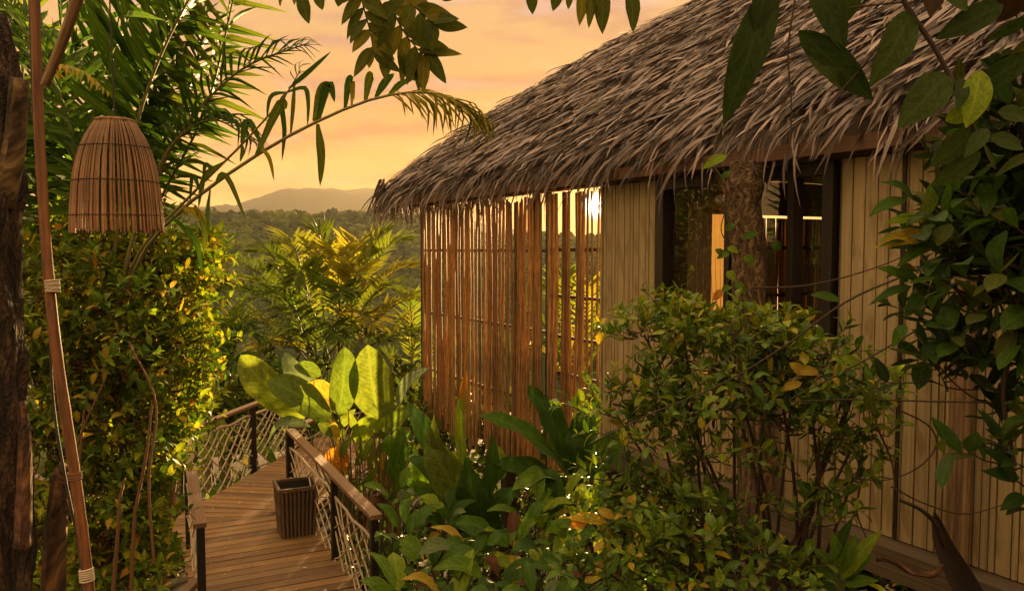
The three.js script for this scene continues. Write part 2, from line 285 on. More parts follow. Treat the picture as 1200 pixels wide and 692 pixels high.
// ---------------------------------------------------------------- the hut
// its own axes: x along the wall towards the viewer's right, z out of the front wall, y up from the deck level
const HUT = V(2.471, 0, -5.15), WA = Math.atan2(0.491, 0.871), FLOOR = 1.11, TOP = 3.606;
const hut = thing('thatched_hut', 'thatched hut with cream board walls and a slatted bamboo screen', 'hut', HUT);
hut.rotation.y = -(Math.PI / 2 - WA); hut.updateMatrixWorld(true);
const hutP = (x, y, z) => hut.localToWorld(V(x, y, z));
const XR = 3.4, XW = -3.22, XL = -7.75, W0 = -2.32, W1 = -0.523; // room end, room start, screen end, window
{
  // base beam, floor, posts under the floor
  bx(hut, 'sill_beam', MAT.sill, XW - 0.1, XR, FLOOR - 0.2, FLOOR - 0.005, -0.1, 0.17);
  bx(hut, 'floor', MAT.inside, XW, XR, FLOOR - 0.1, FLOOR, -4.5, -0.104);
  for (const x of [XL + 0.1, -5.5, XW, -1.4, 0.5, 2.4]) bx(hut, 'stilt', MAT.frame, x - 0.07, x + 0.07, -1.6, FLOOR - 0.204, -0.28, -0.14);
  // front wall: backing and cream boards of uneven width, grooves between
  const wall = new THREE.Group(); wall.name = 'front_wall'; hut.add(wall);
  bx(wall, 'backing', MAT.backing, XW, W0 - 0.06, FLOOR, TOP, -0.09, -0.022);
  bx(wall, 'backing', MAT.backing, W1 + 0.06, XR, FLOOR, TOP, -0.09, -0.022);
  bx(wall, 'backing', MAT.backing, W0 - 0.06, W1 + 0.06, FLOOR, 2.36, -0.09, -0.022);
  const boards = (a, b, y0, y1) => { let x = a; while (x < b - 0.02) { const wide = rnd() < 0.55 ? rr(0.085, 0.1) : rr(0.04, 0.05), e = Math.min(b, x + wide); const m = bx(wall, 'board', pick(MAT.board), x + 0.005, e - 0.005, y0, y1, -0.02, rr(-0.002, 0.003)); m.rotation.z = rr(-0.0008, 0.0008); x = e; } };
  boards(XW + 0.02, W0 - 0.09, FLOOR + 0.004, TOP - 0.004);
  boards(W0 - 0.085, W1 + 0.085, FLOOR + 0.004, 2.35);
  boards(W1 + 0.09, XR, FLOOR + 0.004, TOP - 0.004);
  part(wall, 'round_post', new THREE.CylinderGeometry(0.062, 0.066, TOP - FLOOR, 18), MAT.post).position.set(0.49, (TOP + FLOOR) / 2, 0.07);
  bx(wall, 'corner_trim', MAT.board[1], XW - 0.012, XW + 0.016, FLOOR + 0.004, TOP - 0.004, -0.05, 0.012);
  bx(wall, 'cover_strip', MAT.frame, 0.028, 0.052, FLOOR + 0.006, TOP - 0.004, 0.004, 0.014);
  bx(hut, 'wall_plate', MAT.beam, XL - 0.3, XR, TOP + 0.004, TOP + 0.13, -0.09, 0.05);
  bx(hut, 'eave_beam', MAT.beam, XL - 0.6, XR, TOP + 0.02, TOP + 0.12, 0.1, 0.18);
  // window: dark frame, mullions, panes, ledge
  const win = new THREE.Group(); win.name = 'window'; hut.add(win);
  const y0 = 2.36, y1 = TOP - 0.008;
  bx(win, 'frame_side', MAT.frame, W0 - 0.05, W0 + 0.05, y0, y1, -0.09, 0.03);
  bx(win, 'frame_side', MAT.frame, W1 - 0.05, W1 + 0.04, y0, y1, -0.09, 0.03);
  bx(win, 'frame_head', MAT.frame, W0 + 0.052, W1 - 0.052, y1 - 0.09, y1, -0.088, 0.028);
  bx(win, 'frame_foot', MAT.frame, W0 + 0.052, W1 - 0.052, y0, y0 + 0.08, -0.088, 0.028);
  const ms = [-1.50, -0.86];
  for (const x of ms) bx(win, 'mullion', MAT.frame, x - 0.028, x + 0.028, y0 + 0.082, y1 - 0.092, -0.085, 0.02);
  [W0 + 0.05, ...ms].forEach((x, i) => { const a = x + (i ? 0.03 : 0.004), b = [...ms, W1][i] - (i === 2 ? 0.052 : 0.03); const p = bx(win, 'pane', MAT.glass, a, b, y0 + 0.082, y1 - 0.092, -0.042, -0.04); });
  bx(win, 'ledge', MAT.frame, W0 + 0.5, W1 - 0.5, y0 - 0.03, y0 - 0.002, 0.004, 0.16);
  // room behind the window
  bx(hut, 'ceiling', MAT.inside, XW, XR, TOP + 0.136, TOP + 0.19, -4.5, -0.095);
  bx(hut, 'back_wall', MAT.inside, XW, XR, FLOOR, TOP + 0.13, -4.6, -4.504);
  bx(hut, 'end_wall', MAT.inside, XR + 0.004, XR + 0.1, FLOOR, TOP + 0.13, -4.6, 0);
  const sw = new THREE.Group(); sw.name = 'side_wall'; hut.add(sw);
  bx(sw, 'panel', MAT.inside, XW, XW + 0.06, FLOOR + 0.002, TOP + 0.13, -1.16, -0.094);
  bx(sw, 'panel', MAT.inside, XW, XW + 0.06, FLOOR + 0.002, TOP + 0.13, -4.5, -3.3);
  bx(sw, 'lintel', MAT.inside, XW, XW + 0.058, 3.36, TOP + 0.128, -3.298, -1.162);
  for (const z of [-1.2, -2.02, -3.26]) bx(sw, 'door_post', MAT.frame, XW - 0.02, XW + 0.08, FLOOR + 0.002, 3.358, z - 0.035, z + 0.035);
  for (let z = -2.1; z > -3.2; z -= 0.05) { const m = part(sw, 'bamboo_slat', tube([V(0, FLOOR, 0), V(rr(-0.01, 0.01), 2.2, rr(-0.012, 0.012)), V(0, 3.33, rr(-0.01, 0.01))], rr(0.018, 0.025), 4, 6), pick(MAT.bamboo)); m.position.set(XW + 0.03, 0, z); }
  for (const y of [1.7, 2.45, 2.98]) bx(sw, 'slat_rail', MAT.frame, XW + 0.052, XW + 0.078, y, y + 0.035, -3.2, -2.07);
  // curtains: a gathered pale one in the doorway, a brown one by the window
  const curtain = (name, mat, x, za, zb, ya, yb, gather, along) => { const pos = [], uv = [], idx = [], NX = 40, NY = 14; for (let j = 0; j <= NY; j++) for (let i = 0; i <= NX; i++) { const u = i / NX, v = j / NY, pinch = 1 - gather * Math.pow(v, 1.4) * u * 0.85, w = za + (zb - za) * u * pinch, d = 0.03 * Math.sin(u * 42) * (0.6 + 0.4 * v); along ? pos.push(w, mix(yb, ya, v), x + d) : pos.push(x + d, mix(yb, ya, v), w); uv.push(u, v); } for (let j = 0; j < NY; j++) for (let i = 0; i < NX; i++) { const k = j * (NX + 1) + i; idx.push(k, k + 1, k + NX + 1, k + 1, k + NX + 2, k + NX + 1); } return part(hut, name, geom(pos, uv, idx), mat); };
  curtain('curtain', MAT.cloth, XW + 0.13, -1.72, -1.24, FLOOR + 0.1, 3.4, 0.5);
  curtain('curtain', MAT.clothBrown, -0.3, W0 + 0.02, W0 + 0.3, FLOOR + 0.1, 3.56, 0.1, true);
  // bamboo screen of the veranda: dense left bay, open right bay
  const scr = new THREE.Group(); scr.name = 'bamboo_screen'; hut.add(scr);
  const slat = (x, r, yb, yt, lean, z = 0) => { const k1 = rr(-0.026, 0.026), k2 = rr(-0.026, 0.026), z1 = rr(-0.008, 0.008); const nodes = rr(0, 1); const m = part(scr, 'bamboo_slat', tube([V(-lean, yb, 0), V(k1 - lean * 0.3, mix(yb, yt, 0.33), z1), V(k2 + lean * 0.3, mix(yb, yt, 0.66), -z1), V(lean, yt, 0)], t => r * (1.1 - 0.2 * t + 0.09 * Math.sin(t * 40 + nodes * 6)), 10, 6), pick(MAT.bamboo)); m.position.set(x, 0, z); };
  for (let x = XL + 0.04; x < -4.36;) { const r = rr(0.0145, 0.0235); x += r; slat(x, r, 0.45 + rr(-0.12, 0.12), TOP - 0.02 + rr(-0.09, 0.0), rr(-0.024, 0.024), rr(-0.01, 0.014)); x += r + (rnd() < 0.7 ? rr(0.014, 0.032) : rr(0.036, 0.058)); }
  for (const [x, r] of [[-4.2, 0.03], [-4.13, 0.032], [-4.06, 0.033], [-3.93, 0.03], [-3.865, 0.034], [-3.80, 0.028], [-3.67, 0.03], [-3.605, 0.034], [-3.54, 0.028], [-3.475, 0.022], [-3.41, 0.018], [-3.275, 0.02]]) slat(x, r * 0.74, 0.5 + rr(-0.1, 0.1), TOP - 0.01 + rr(-0.03, 0), rr(-0.02, 0.02), rr(-0.005, 0.005));
  bx(scr, 'bay_post', MAT.frame, -4.335, -4.265, 0.3, TOP, -0.075, -0.035);
  bx(scr, 'bay_post', MAT.frame, XL - 0.05, XL + 0.012, -0.8, TOP, -0.06, 0.0);
  for (const y of [2.96, 2.46, 2.02, 1.62]) { bx(scr, 'rail', MAT.bambooDark, -4.262, XW - 0.02, y, y + 0.035, -0.072, -0.04); }
  for (const y of [2.95, 2.04, 1.2]) bx(scr, 'rail', MAT.bambooDark, XL + 0.014, -4.338, y, y + 0.03, -0.072, -0.042);
  // veranda corner post at the back
  bx(hut, 'veranda_post', MAT.frame, XL, XL + 0.1, FLOOR - 0.03, 5.4, -2.0, -1.9);
}
// thatched roof: layered palm-leaf strips over a dark base, hipped at the far end
{
  const roof = new THREE.Group(); roof.name = 'roof'; hut.add(roof);
  const TAN = 0.71, EZ = 0.23, EY = 3.85, RZ = -3.9, EX = -9.05, run = EZ - RZ, SL = Math.hypot(run, run * TAN), X2 = 4.6;
  const down = V(0, -TAN, 1).normalize(), nor = V(0, 1, TAN).normalize(), along = V(1, 0, 0);
  const bulge = w => 0.16 * Math.sin(clamp(w / SL) * Math.PI) - 0.12 * Math.pow(1 - clamp(w / 0.9), 2);
  const rp = (x, w, lift = 0) => V(x, EY, EZ).addScaledVector(down, -w).addScaledVector(nor, bulge(w) + lift);
  const hipX = w => EX + run * (w / SL);
  // base sheet with thickness
  const pos = [], uv = [], idx = [], NW = 14, NX = 40;
  for (const lift of [0, -0.2]) for (let j = 0; j <= NW; j++) for (let i = 0; i <= NX; i++) { const w = 0.12 + (SL - 0.12) * j / NW, x = mix(hipX(w) + 0.08, X2, i / NX), p = rp(x, w, lift); pos.push(p.x, p.y, p.z); uv.push(x, w); }
  const off = (NW + 1) * (NX + 1);
  for (const o of [0, off]) for (let j = 0; j < NW; j++) for (let i = 0; i < NX; i++) { const k = o + j * (NX + 1) + i; idx.push(k, k + 1, k + NX + 1, k + 1, k + NX + 2, k + NX + 1); }
  for (let i = 0; i < NX; i++) idx.push(i, off + i, i + 1, i + 1, off + i, off + i + 1);
  for (let j = 0; j < NW; j++) { const a = j * (NX + 1), b = a + NX + 1; idx.push(a, b, off + a, b, off + b, off + a); }
  part(roof, 'thatch_bed', geom(pos, uv, idx), MAT.thatchBase);
  // hip end and rear slope over the room
  const hipG = geom([EX + 0.1, EY, EZ - 0.1, EX + run, EY + run * TAN, RZ, EX + 0.2, EY + 0.05, EZ - 2.5], [0, 0, 1, 1, 0, 1], [0, 1, 2]);
  part(roof, 'hip_bed', hipG, MAT.thatchBase);
  part(roof, 'rear_bed', geom([XW, EY + run * TAN, RZ, X2, EY + run * TAN, RZ, XW, EY + 1.0, RZ - 3, X2, EY + 1.0, RZ - 3], [0, 0, 1, 0, 0, 1, 1, 1], [0, 1, 2, 1, 3, 2]), MAT.thatchBase);
  // rafters under the eave
  for (let x = -8.2; x < X2; x += 0.62) { const w1 = Math.min(SL, (x - EX) / run * SL); const m = part(roof, 'rafter', tube([rp(x, 0.15, -0.27), rp(x, Math.max(0.6, Math.min(2.2, w1 - 0.3)), -0.27)], 0.035, 1, 6), MAT.beam); }
  // strips
  const flat = [0, 1, 2].map(k => blade([V(0, 0, 0), V(0, 0.45, [0.01, 0.02, 0.03][k]), V([0.0, 0.008, -0.01][k], 0.8, [0.015, 0.02, 0.01][k]), V([0.005, 0.03, -0.03][k], 1, [-0.01, 0.03, -0.05][k])], 0.04, V(0, 0, 1), { out: 'blade', fold: [0.2, 0.35, 0.1][k], seg: 4, twist: [0.1, -0.4, 0.5][k] }));
  const hang = [0, 1, 2].map(k => blade([V(0, 0, 0), V(0, 0.35, 0.03), V([0.03, -0.03, 0.0][k], 0.72, [-0.12, -0.06, -0.2][k]), V([0.09, -0.05, 0.06][k], 0.96, [-0.34, -0.22, -0.5][k])], 0.04, V(0, 0, 1), { out: 'blade', fold: 0.45, seg: 6, twist: [0.8, -0.9, 0.4][k] }));
  const tone = () => { const t = Math.pow(rnd(), 1.3), w = rnd(); const b = mix(0.08, 0.50, t); return RGB(b * 1.0, b * mix(0.80, 0.90, w), b * mix(0.66, 0.88, w)); };
  const sets = flat.map(() => [[], []]), hsets = hang.map(() => [[], []]);
  const hw = hut.matrixWorld, toW = m => new THREE.Matrix4().multiplyMatrices(hw, m);
  const individuals = [];
  const put = (arr, geo, p, dir, up, w, l, big) => { const m = toW(M4(p, dir, up, w / 0.08, l, l)); const c = tone(); if (big !== undefined) { const wp = V(0, 0, 0).setFromMatrixPosition(m); if (onFrame(wp)) { individuals.push({ m, c, geo, k: big, d: wp.distanceTo(camera.position) }); return; } } arr[0].push(m); arr[1].push(c); };
  for (let w = 0.05; w < SL; w += 0.072) for (let x = hipX(w) + rr(0, 0.05); x < X2; x += 0.05 * (x > -1 ? 0.85 : 1.1)) {
    const k = Math.floor(rnd() * 3), len = rr(0.22, 0.46), ang = -0.22 + 0.75 * (rnd() + rnd() - 1) + (rnd() < 0.1 ? rr(-1, 1) : 0);
    const dir = down.clone().applyAxisAngle(nor, ang).addScaledVector(nor, rr(-0.08, 0.24) - 0.05).normalize();
    const up = nor.clone().addScaledVector(along, rr(-0.7, 0.7));
    put(sets[k], flat[k], rp(x + rr(-0.03, 0.03), w + len * 0.8 + rr(-0.06, 0.06), rr(0.0, 0.08)), dir, up, rr(0.024, 0.056), len);
  }
  // fringe hanging off the eave
  for (let x = EX - 0.05; x < X2; x += 0.02) {
    const k = Math.floor(rnd() * 3), len = rr(0.28, 0.5) * (rnd() < 0.08 ? 1.5 : 1), ang = -0.22 + rr(-0.5, 0.4);
    const dir = down.clone().applyAxisAngle(nor, ang).addScaledVector(nor, rr(-0.12, 0.2)).normalize();
    put(hsets[k], hang[k], rp(x, rr(0.1, 0.42), rr(-0.08, 0.05)), dir, nor.clone().addScaledVector(along, rr(-0.8, 0.8)), rr(0.03, 0.056), len, rnd() < 0.45 ? k : undefined);
  }
  for (let k = 0; k < 130; k++) { // loose long strips below the eave
    const x = rr(-8.6, X2 - 1), j = Math.floor(rnd() * 3);
    put(hsets[j], hang[j], rp(x, rr(0.1, 0.3), rr(-0.1, 0.03)), down.clone().applyAxisAngle(nor, rr(-0.8, 0.5)).addScaledVector(nor, rr(-0.35, 0.05)).normalize(), nor.clone().addScaledVector(along, rr(-0.8, 0.8)), rr(0.026, 0.045), rr(0.42, 0.68), j);
  }
  // along the hip
  const hd = V(-1, -TAN, 0).normalize();
  for (let w = -0.05; w < SL; w += 0.006) {
    const k = Math.floor(rnd() * 3), low = w < 0.8, len = rr(0.35, 0.62), dir = hd.clone().lerp(down, rr(-0.15, 0.95)).addScaledVector(V(-0.4, 0.6, 0.3), rr(-0.1, 0.22)).normalize();
    const p = rp(hipX(w) + rr(-0.03, 0.3), Math.max(0.05, w) + rr(0, 0.25), rr(-0.08, 0.03));
    low ? put(hsets[k], hang[k], p, dir, V(-0.5, 1, 0.4).add(rv().multiplyScalar(0.6)), rr(0.026, 0.05), len) : put(sets[k], flat[k], p, dir, V(-0.5, 1, 0.4).add(rv().multiplyScalar(0.6)), rr(0.026, 0.05), len);
  }
  for (let k = 0; k < 500; k++) { // hip end fringe
    const z = rr(EZ - 2.3, EZ), j = Math.floor(rnd() * 3);
    put(hsets[j], hang[j], V(EX + rr(0.05, 0.35), EY + rr(0, 0.25), z), V(-1, rr(-1.1, -0.4), rr(-0.3, 0.3)).normalize(), V(-0.5, 1, 0), rr(0.026, 0.05), rr(0.35, 0.7));
  }
  individuals.sort((a, b) => a.d - b.d);
  const tintMats = [0, 1, 2, 3, 4, 5].map(() => { const m = MAT.thatch.clone(); m.color = tone(); return m; });
  individuals.forEach((o, i) => { if (i < 300) { const m = new THREE.Mesh(o.geo, tintMats[i % 6]); m.name = 'thatch_strip'; m.applyMatrix4(o.m); addW(roof, m); } else { hsets[o.k][0].push(o.m); hsets[o.k][1].push(o.c); } });
  flat.forEach((g, k) => copiesW(roof, 'thatch', g, MAT.thatch, ...sets[k]));
  hang.forEach((g, k) => copiesW(roof, 'thatch_fringe', g, MAT.thatch, ...hsets[k]));
}

// ---------------------------------------------------------------- wooden walkway
const walk = new THREE.Group(); walk.name = 'walkway'; scene.add(walk); info(walk, 'weathered plank walkway bending away between rope railings', 'walkway', null, 'structure');
{
  const u1 = V(-0.44, 0, -0.898).normalize(), s1 = V(0.898, 0, -0.44).normalize(); // along, to the right
  const c0 = V(-1.77, 0, -6.27);                          // middle of the near end, between the two rail ends
  const plankGeo = [0, 1, 2].map(() => { const g = new THREE.BoxGeometry(1, 0.03, 0.127, 1, 1, 1); return g; });
  const mk = (p, ang, len, w = 1) => { const m = part(walk, 'plank', pick(plankGeo), pick(MAT.deck)); m.scale.set(len, 1, w); m.position.copy(p); m.position.y += rr(-0.003, 0.003); m.rotation.set(rr(-0.008, 0.008), ang + rr(-0.006, 0.006), rr(-0.003, 0.003)); };
  const a1 = Math.atan2(-s1.z, s1.x);
  for (let d = -1.6; d < 2.62; d += 0.14) { const p = c0.clone().addScaledVector(u1, d); mk(p.addScaledVector(s1, rr(-0.012, 0.012)), a1, 1.36); }
  // fan of planks through the bend, then straight on to the right
  const u2 = V(0.16, 0, -0.987).normalize(), s2 = V(0.987, 0, 0.16).normalize(), a2 = Math.atan2(-s2.z, s2.x);
  const e = c0.clone().addScaledVector(u1, 2.62);
  const piv = e.clone().addScaledVector(s1, 0.72);
  const N = 8;
  for (let k = 0; k < N; k++) { const t = (k + 0.5) / N, a = mix(a1, a2, t), s = V(Math.cos(a), 0, -Math.sin(a)), r = 0.74; const p = piv.clone().addScaledVector(s, -r); p.y = -0.004 * (k % 2) - 0.002; const m = part(walk, 'plank', plankGeo[0], pick(MAT.deck)); m.scale.set(1.42, 1, 0.86); m.position.copy(p); m.rotation.y = a; }
  const f = piv.clone().addScaledVector(s2, -0.72);
  for (let d = 0.07; d < 3.6; d += 0.14) mk(f.clone().addScaledVector(u2, d).add(V(0, -0.01 * d, 0)), a2, 1.4);
  for (const s of [-0.5, 0.5]) { const a = c0.clone().addScaledVector(u1, -1.6).addScaledVector(s1, s), b = c0.clone().addScaledVector(u1, 2.7).addScaledVector(s1, s); a.y = b.y = -0.1; partW(walk, 'joist', tube([a, b], 0.07, 1, 4), MAT.joist); const a3 = f.clone().addScaledVector(s2, s), b3 = a3.clone().addScaledVector(u2, 3.6); a3.y = -0.11; b3.y = -0.14; partW(walk, 'joist', tube([a3, b3], 0.07, 1, 4), MAT.joist); }
}
// railings: steel posts, timber handrail, rope net
function handrail(parent, a, b, w = 0.10, h = 0.035) { const d = b.clone().sub(a), L = d.length(); const g = box(L, h, w); const m = part(parent, 'handrail', g, MAT.rail); m.quaternion.setFromRotationMatrix(new THREE.Matrix4().makeBasis(d.clone().normalize(), V(0, 1, 0), d.clone().normalize().cross(V(0, 1, 0)))); m.position.copy(a).lerp(b, 0.5); inv.copy(parent.matrixWorld).invert(); m.applyMatrix4(inv); return m; }
function post(parent, p, h, w = 0.05) { const m = part(parent, 'post', box(w, h + 0.14, w), MAT.blackSteel); m.position.copy(p).add(V(0, h / 2 - 0.07, 0)); m.rotation.y = 0.46; m.applyMatrix4(inv.copy(parent.matrixWorld).invert()); return m; }
const ball = new THREE.IcosahedronGeometry(0.014, 1);
function net(parent, a, b, y0, y1, mat, cells, rows, sag = 0.12, r = 0.0065) {
  // diagonal net: each strand its own cord with knots where the strands cross
  const d = b.clone().sub(a); d.y = 0; const side = d.clone().normalize().cross(V(0, 1, 0));
  const node = (i, j) => { const u = i / cells, v = j / rows, sg = sag * Math.sin(Math.PI * clamp(u)) * v; const jx = fbm(i * 3.1 + a.x, j * 2.3, 4.4, 2) * 0.05, jy = fbm(i * 2.7, j * 3.9 + a.z, 8.4, 2) * 0.05; return a.clone().lerp(b, clamp(u + jx, -0.02, 1.02)).add(V(0, mix(y1, y0, v) - sg + jy, 0)).addScaledVector(side, fbm(i * 2.1, j * 1.7, 2.2, 2) * 0.06); };
  const strand = pts => { const gs = [tube(pts, r, pts.length * 3, 5)]; pts.forEach((p, i) => { if (i % 1 === 0) { const g = ball.clone(); g.scale(rr(0.8, 1.15), rr(0.8, 1.2), rr(0.8, 1.15)); g.translate(p.x, p.y, p.z); const q = new THREE.BufferGeometry(); q.setAttribute('position', g.attributes.position); q.setAttribute('normal', g.attributes.normal); q.setAttribute('uv', g.attributes.uv); gs.push(q); } }); return mergeGeometries(gs.map(g => g.index ? g.toNonIndexed() : g)); };
  for (let s = -rows; s < cells; s++) for (const sg of [1, -1]) {
    const pts = []; for (let j = 0; j <= rows; j++) { const i = sg > 0 ? s + j : s + rows - j; if (i >= 0 && i <= cells) pts.push(node(i, j)); }
    if (pts.length > 2) partW(parent, 'net_strand', strand(pts), mat);
  }
  for (const j of [0, rows]) { const pts = []; for (let i = 0; i <= cells; i++) pts.push(node(i, j)); partW(parent, 'net_rope', tube(pts, r * 1.7, cells * 3, 6), mat); }
}
{
  const RH = 0.85, R = (x, D) => V(x, 0, -D);
  // right railing with the planter
  const rp0 = R(-1.115, 6.37), rp1 = R(-1.70, 7.55), rp2 = R(-2.62, 9.35), top = p => p.clone().add(V(0, RH, 0));
  let g = thing('rope_railing', 'rope net railing with brown handrail beside the slatted planter', 'railing', rp1);
  for (const p of [rp0, rp1, rp2]) post(g, p, RH - 0.02, p === rp2 ? 0.085 : 0.06);
  handrail(g, top(rp0).add(V(0.03, 0, 0.06)), top(rp2).add(V(0, 0.0, -0.03)));
  net(g, rp0, rp1, 0.02, 0.62, MAT.ropePale, 6, 4, 0.12, 0.0075); net(g, rp1, rp2, 0.02, 0.66, MAT.ropePale, 7, 4, 0.12, 0.0075);
  // its continuation behind the broad leaves
  const rq = R(-2.1, 11.7);
  g = thing('rope_railing', 'short far rope railing mostly hidden behind broad yellow green leaves', 'railing', rp2.clone().lerp(rq, 0.5));
  post(g, rq, RH - 0.02); handrail(g, top(rp2).add(V(0.02, -0.002, -0.14)), top(rq)); net(g, rp2.clone().lerp(rq, 0.06), rq, 0.02, 0.66, MAT.ropePale, 8, 4);
  // left railing, near part
  const lp0 = R(-2.44, 6.17), lp1 = R(-3.22, 7.85), lp2 = R(-3.85, 9.35);
  g = thing('rope_railing', 'left railing ending in a black post by the leafy hedge', 'railing', lp0);
  post(g, lp0, RH - 0.02, 0.06); post(g, lp1, RH - 0.02, 0.06);
  handrail(g, top(lp0).add(V(0.02, 0, 0.06)), top(lp2)); net(g, lp0.clone().lerp(lp2, 0.02), lp1, 0.02, 0.66, MAT.ropePale, 7, 4); net(g, lp1, lp2, 0.02, 0.66, MAT.ropePale, 6, 4);
  handrail(g, lp0.clone().add(V(-0.1, 0.32, 0.7)), lp0.clone().add(V(-0.12, 0.30, -0.2)), 0.07, 0.05).name = 'lower_rail';
  // left railing beyond the bend
  const fp0 = R(-3.82, 9.5), fp1 = R(-3.56, 10.9), fp2 = R(-3.25, 12.7);
  g = thing('rope_railing', 'pale rope net railing sagging across the bend of the walkway', 'railing', fp1);
  post(g, fp1, RH - 0.02, 0.08); post(g, fp2, RH - 0.02, 0.06);
  handrail(g, top(fp0), top(fp2)); net(g, fp0, fp1, 0.0, 0.72, MAT.ropePale, 7, 5, 0.2, 0.0095); net(g, fp1, fp2, 0.0, 0.72, MAT.ropePale, 8, 5, 0.1, 0.0095);
}
// fallen petals and leaf bits on the planks
{
  const ms = [], cs = [], g0 = blade([V(0, 0, 0), V(0, 0.5, 0.1), V(0, 1, 0)], 0.25, V(0, 0, 1), { seg: 3 });
  for (let k = 0; k < 260; k++) { const d = rr(-0.6, 5.6), near = d < 2.6, x = near ? -1.77 - 0.44 * d : -2.95 + 0.15 * (d - 2.6), D = near ? 6.27 + 0.898 * d : 8.7 + (d - 2.6), a = rnd() * 6.3, s = rnd() < 0.8 ? rr(0.012, 0.024) : rr(0.03, 0.06); ms.push(M4(V(x + rr(-0.6, 0.6), 0.02, -D), V(Math.cos(a), 0.05, Math.sin(a)), V(rr(-0.2, 0.2), 1, rr(-0.2, 0.2)), s)); const t = rnd(); cs.push(t < 0.5 ? RGB(0.6, 0.5, 0.3) : t < 0.8 ? RGB(0.3, 0.2, 0.07) : RGB(0.14, 0.16, 0.03)); }
  copiesW(walk, 'fallen_bits', g0, new THREE.MeshStandardMaterial({ color: 0xffffff, roughness: 0.9, side: THREE.DoubleSide }), ms, cs);
}
// slatted planter on the deck
{
  const p = V(-2.27, 0.018, -8.3), g = thing('slatted_planter', 'square brown slatted wooden planter standing empty on the walkway', 'planter', p);
  g.rotation.y = 0.42; g.updateMatrixWorld(true);
  const w = 0.195, h = 0.52;
  bx(g, 'bottom', MAT.potDark, -w * 0.84, w * 0.84, 0.01, 0.04, -w * 0.84, w * 0.84);
  for (let f = 0; f < 4; f++) {
    const a = f * Math.PI / 2, side = new THREE.Group(); side.name = 'side_panel'; side.rotation.y = a; g.add(side);
    bx(side, 'backing', MAT.potDark, -w * 0.86, w * 0.86, 0.012, h - 0.02, w - 0.036, w - 0.022).rotation.x = 0.055;
    const n = 9; for (let k = 0; k < n; k++) { const x = mix(-w * 0.88, w * 0.88, k / (n - 1)); const m = part(side, 'slat', tube([V(x * 0.87, 0.0, w - 0.03), V(x, h - 0.03, w)], rr(0.0125, 0.015), 2, 6), MAT.pot); }
    const r = part(side, 'rim', box(w * 2 + (f % 2 ? -0.03 : 0.034), 0.035, 0.032), MAT.pot); r.position.set(0, h - 0.015, w);
  }
}
// bamboo pole with lashings, brace and cable
{
  const a = at(112, 760, 3.05), b = at(62, 380, 3.12), c = at(38, -70, 3.25);
  const g = thing('bamboo_pole', 'tall glossy brown bamboo pole leaning with white rope lashings', 'pole', V(a.x, a.y, a.z));
  partW(g, 'culm', tube([a, at(92, 590, 3.08), b, at(48, 200, 3.18), c], t => 0.0215 * (1 - 0.16 * t) * (1 + 0.09 * Math.exp(-((((t * 5.6 + 0.3) % 1 - 0.5) / 0.03) ** 2))), 80, 12, 0.8), MAT.pole);
  const lash = (px, py, D, n, mat, r) => { const q = at(px, py, D), d = c.clone().sub(a).normalize(); const gs = []; for (let k = 0; k < n; k++) { const t = new THREE.TorusGeometry(0.0238, r, 6, 20); t.applyQuaternion(new THREE.Quaternion().setFromUnitVectors(V(0, 0, 1), d.clone().add(V(rr(-0.06, 0.06), 0, rr(-0.06, 0.06))).normalize())); const s = q.clone().addScaledVector(d, (k - n / 2) * r * 2); t.translate(s.x, s.y, s.z); gs.push(t); } partW(g, 'lashing', mergeGeometries(gs), mat); };
  lash(61, 334, 3.13, 6, MAT.ropePale, 0.0042); lash(101, 672, 3.06, 6, MAT.ropePale, 0.0042); lash(87, 556, 3.09, 4, MAT.twigRed, 0.004);
  partW(g, 'brace', tube([at(52, 100, 3.17), at(74, 45, 3.16), at(100, -30, 3.12)], [0.018, 0.022], 10, 10, 0.8), MAT.poleOld);
  const k = thing('hanging_cable', 'black cable hanging beside the bamboo pole', 'cable', at(40, -30, 3.3));
  partW(k, 'cord', tube([at(33, -40, 3.3), at(40, 150, 3.26), at(56, 330, 3.22), at(62, 470, 3.2), at(76, 560, 3.2), at(92, 640, 3.2), at(100, 720, 3.2)], 0.0055, 50, 6), MAT.wire);
}
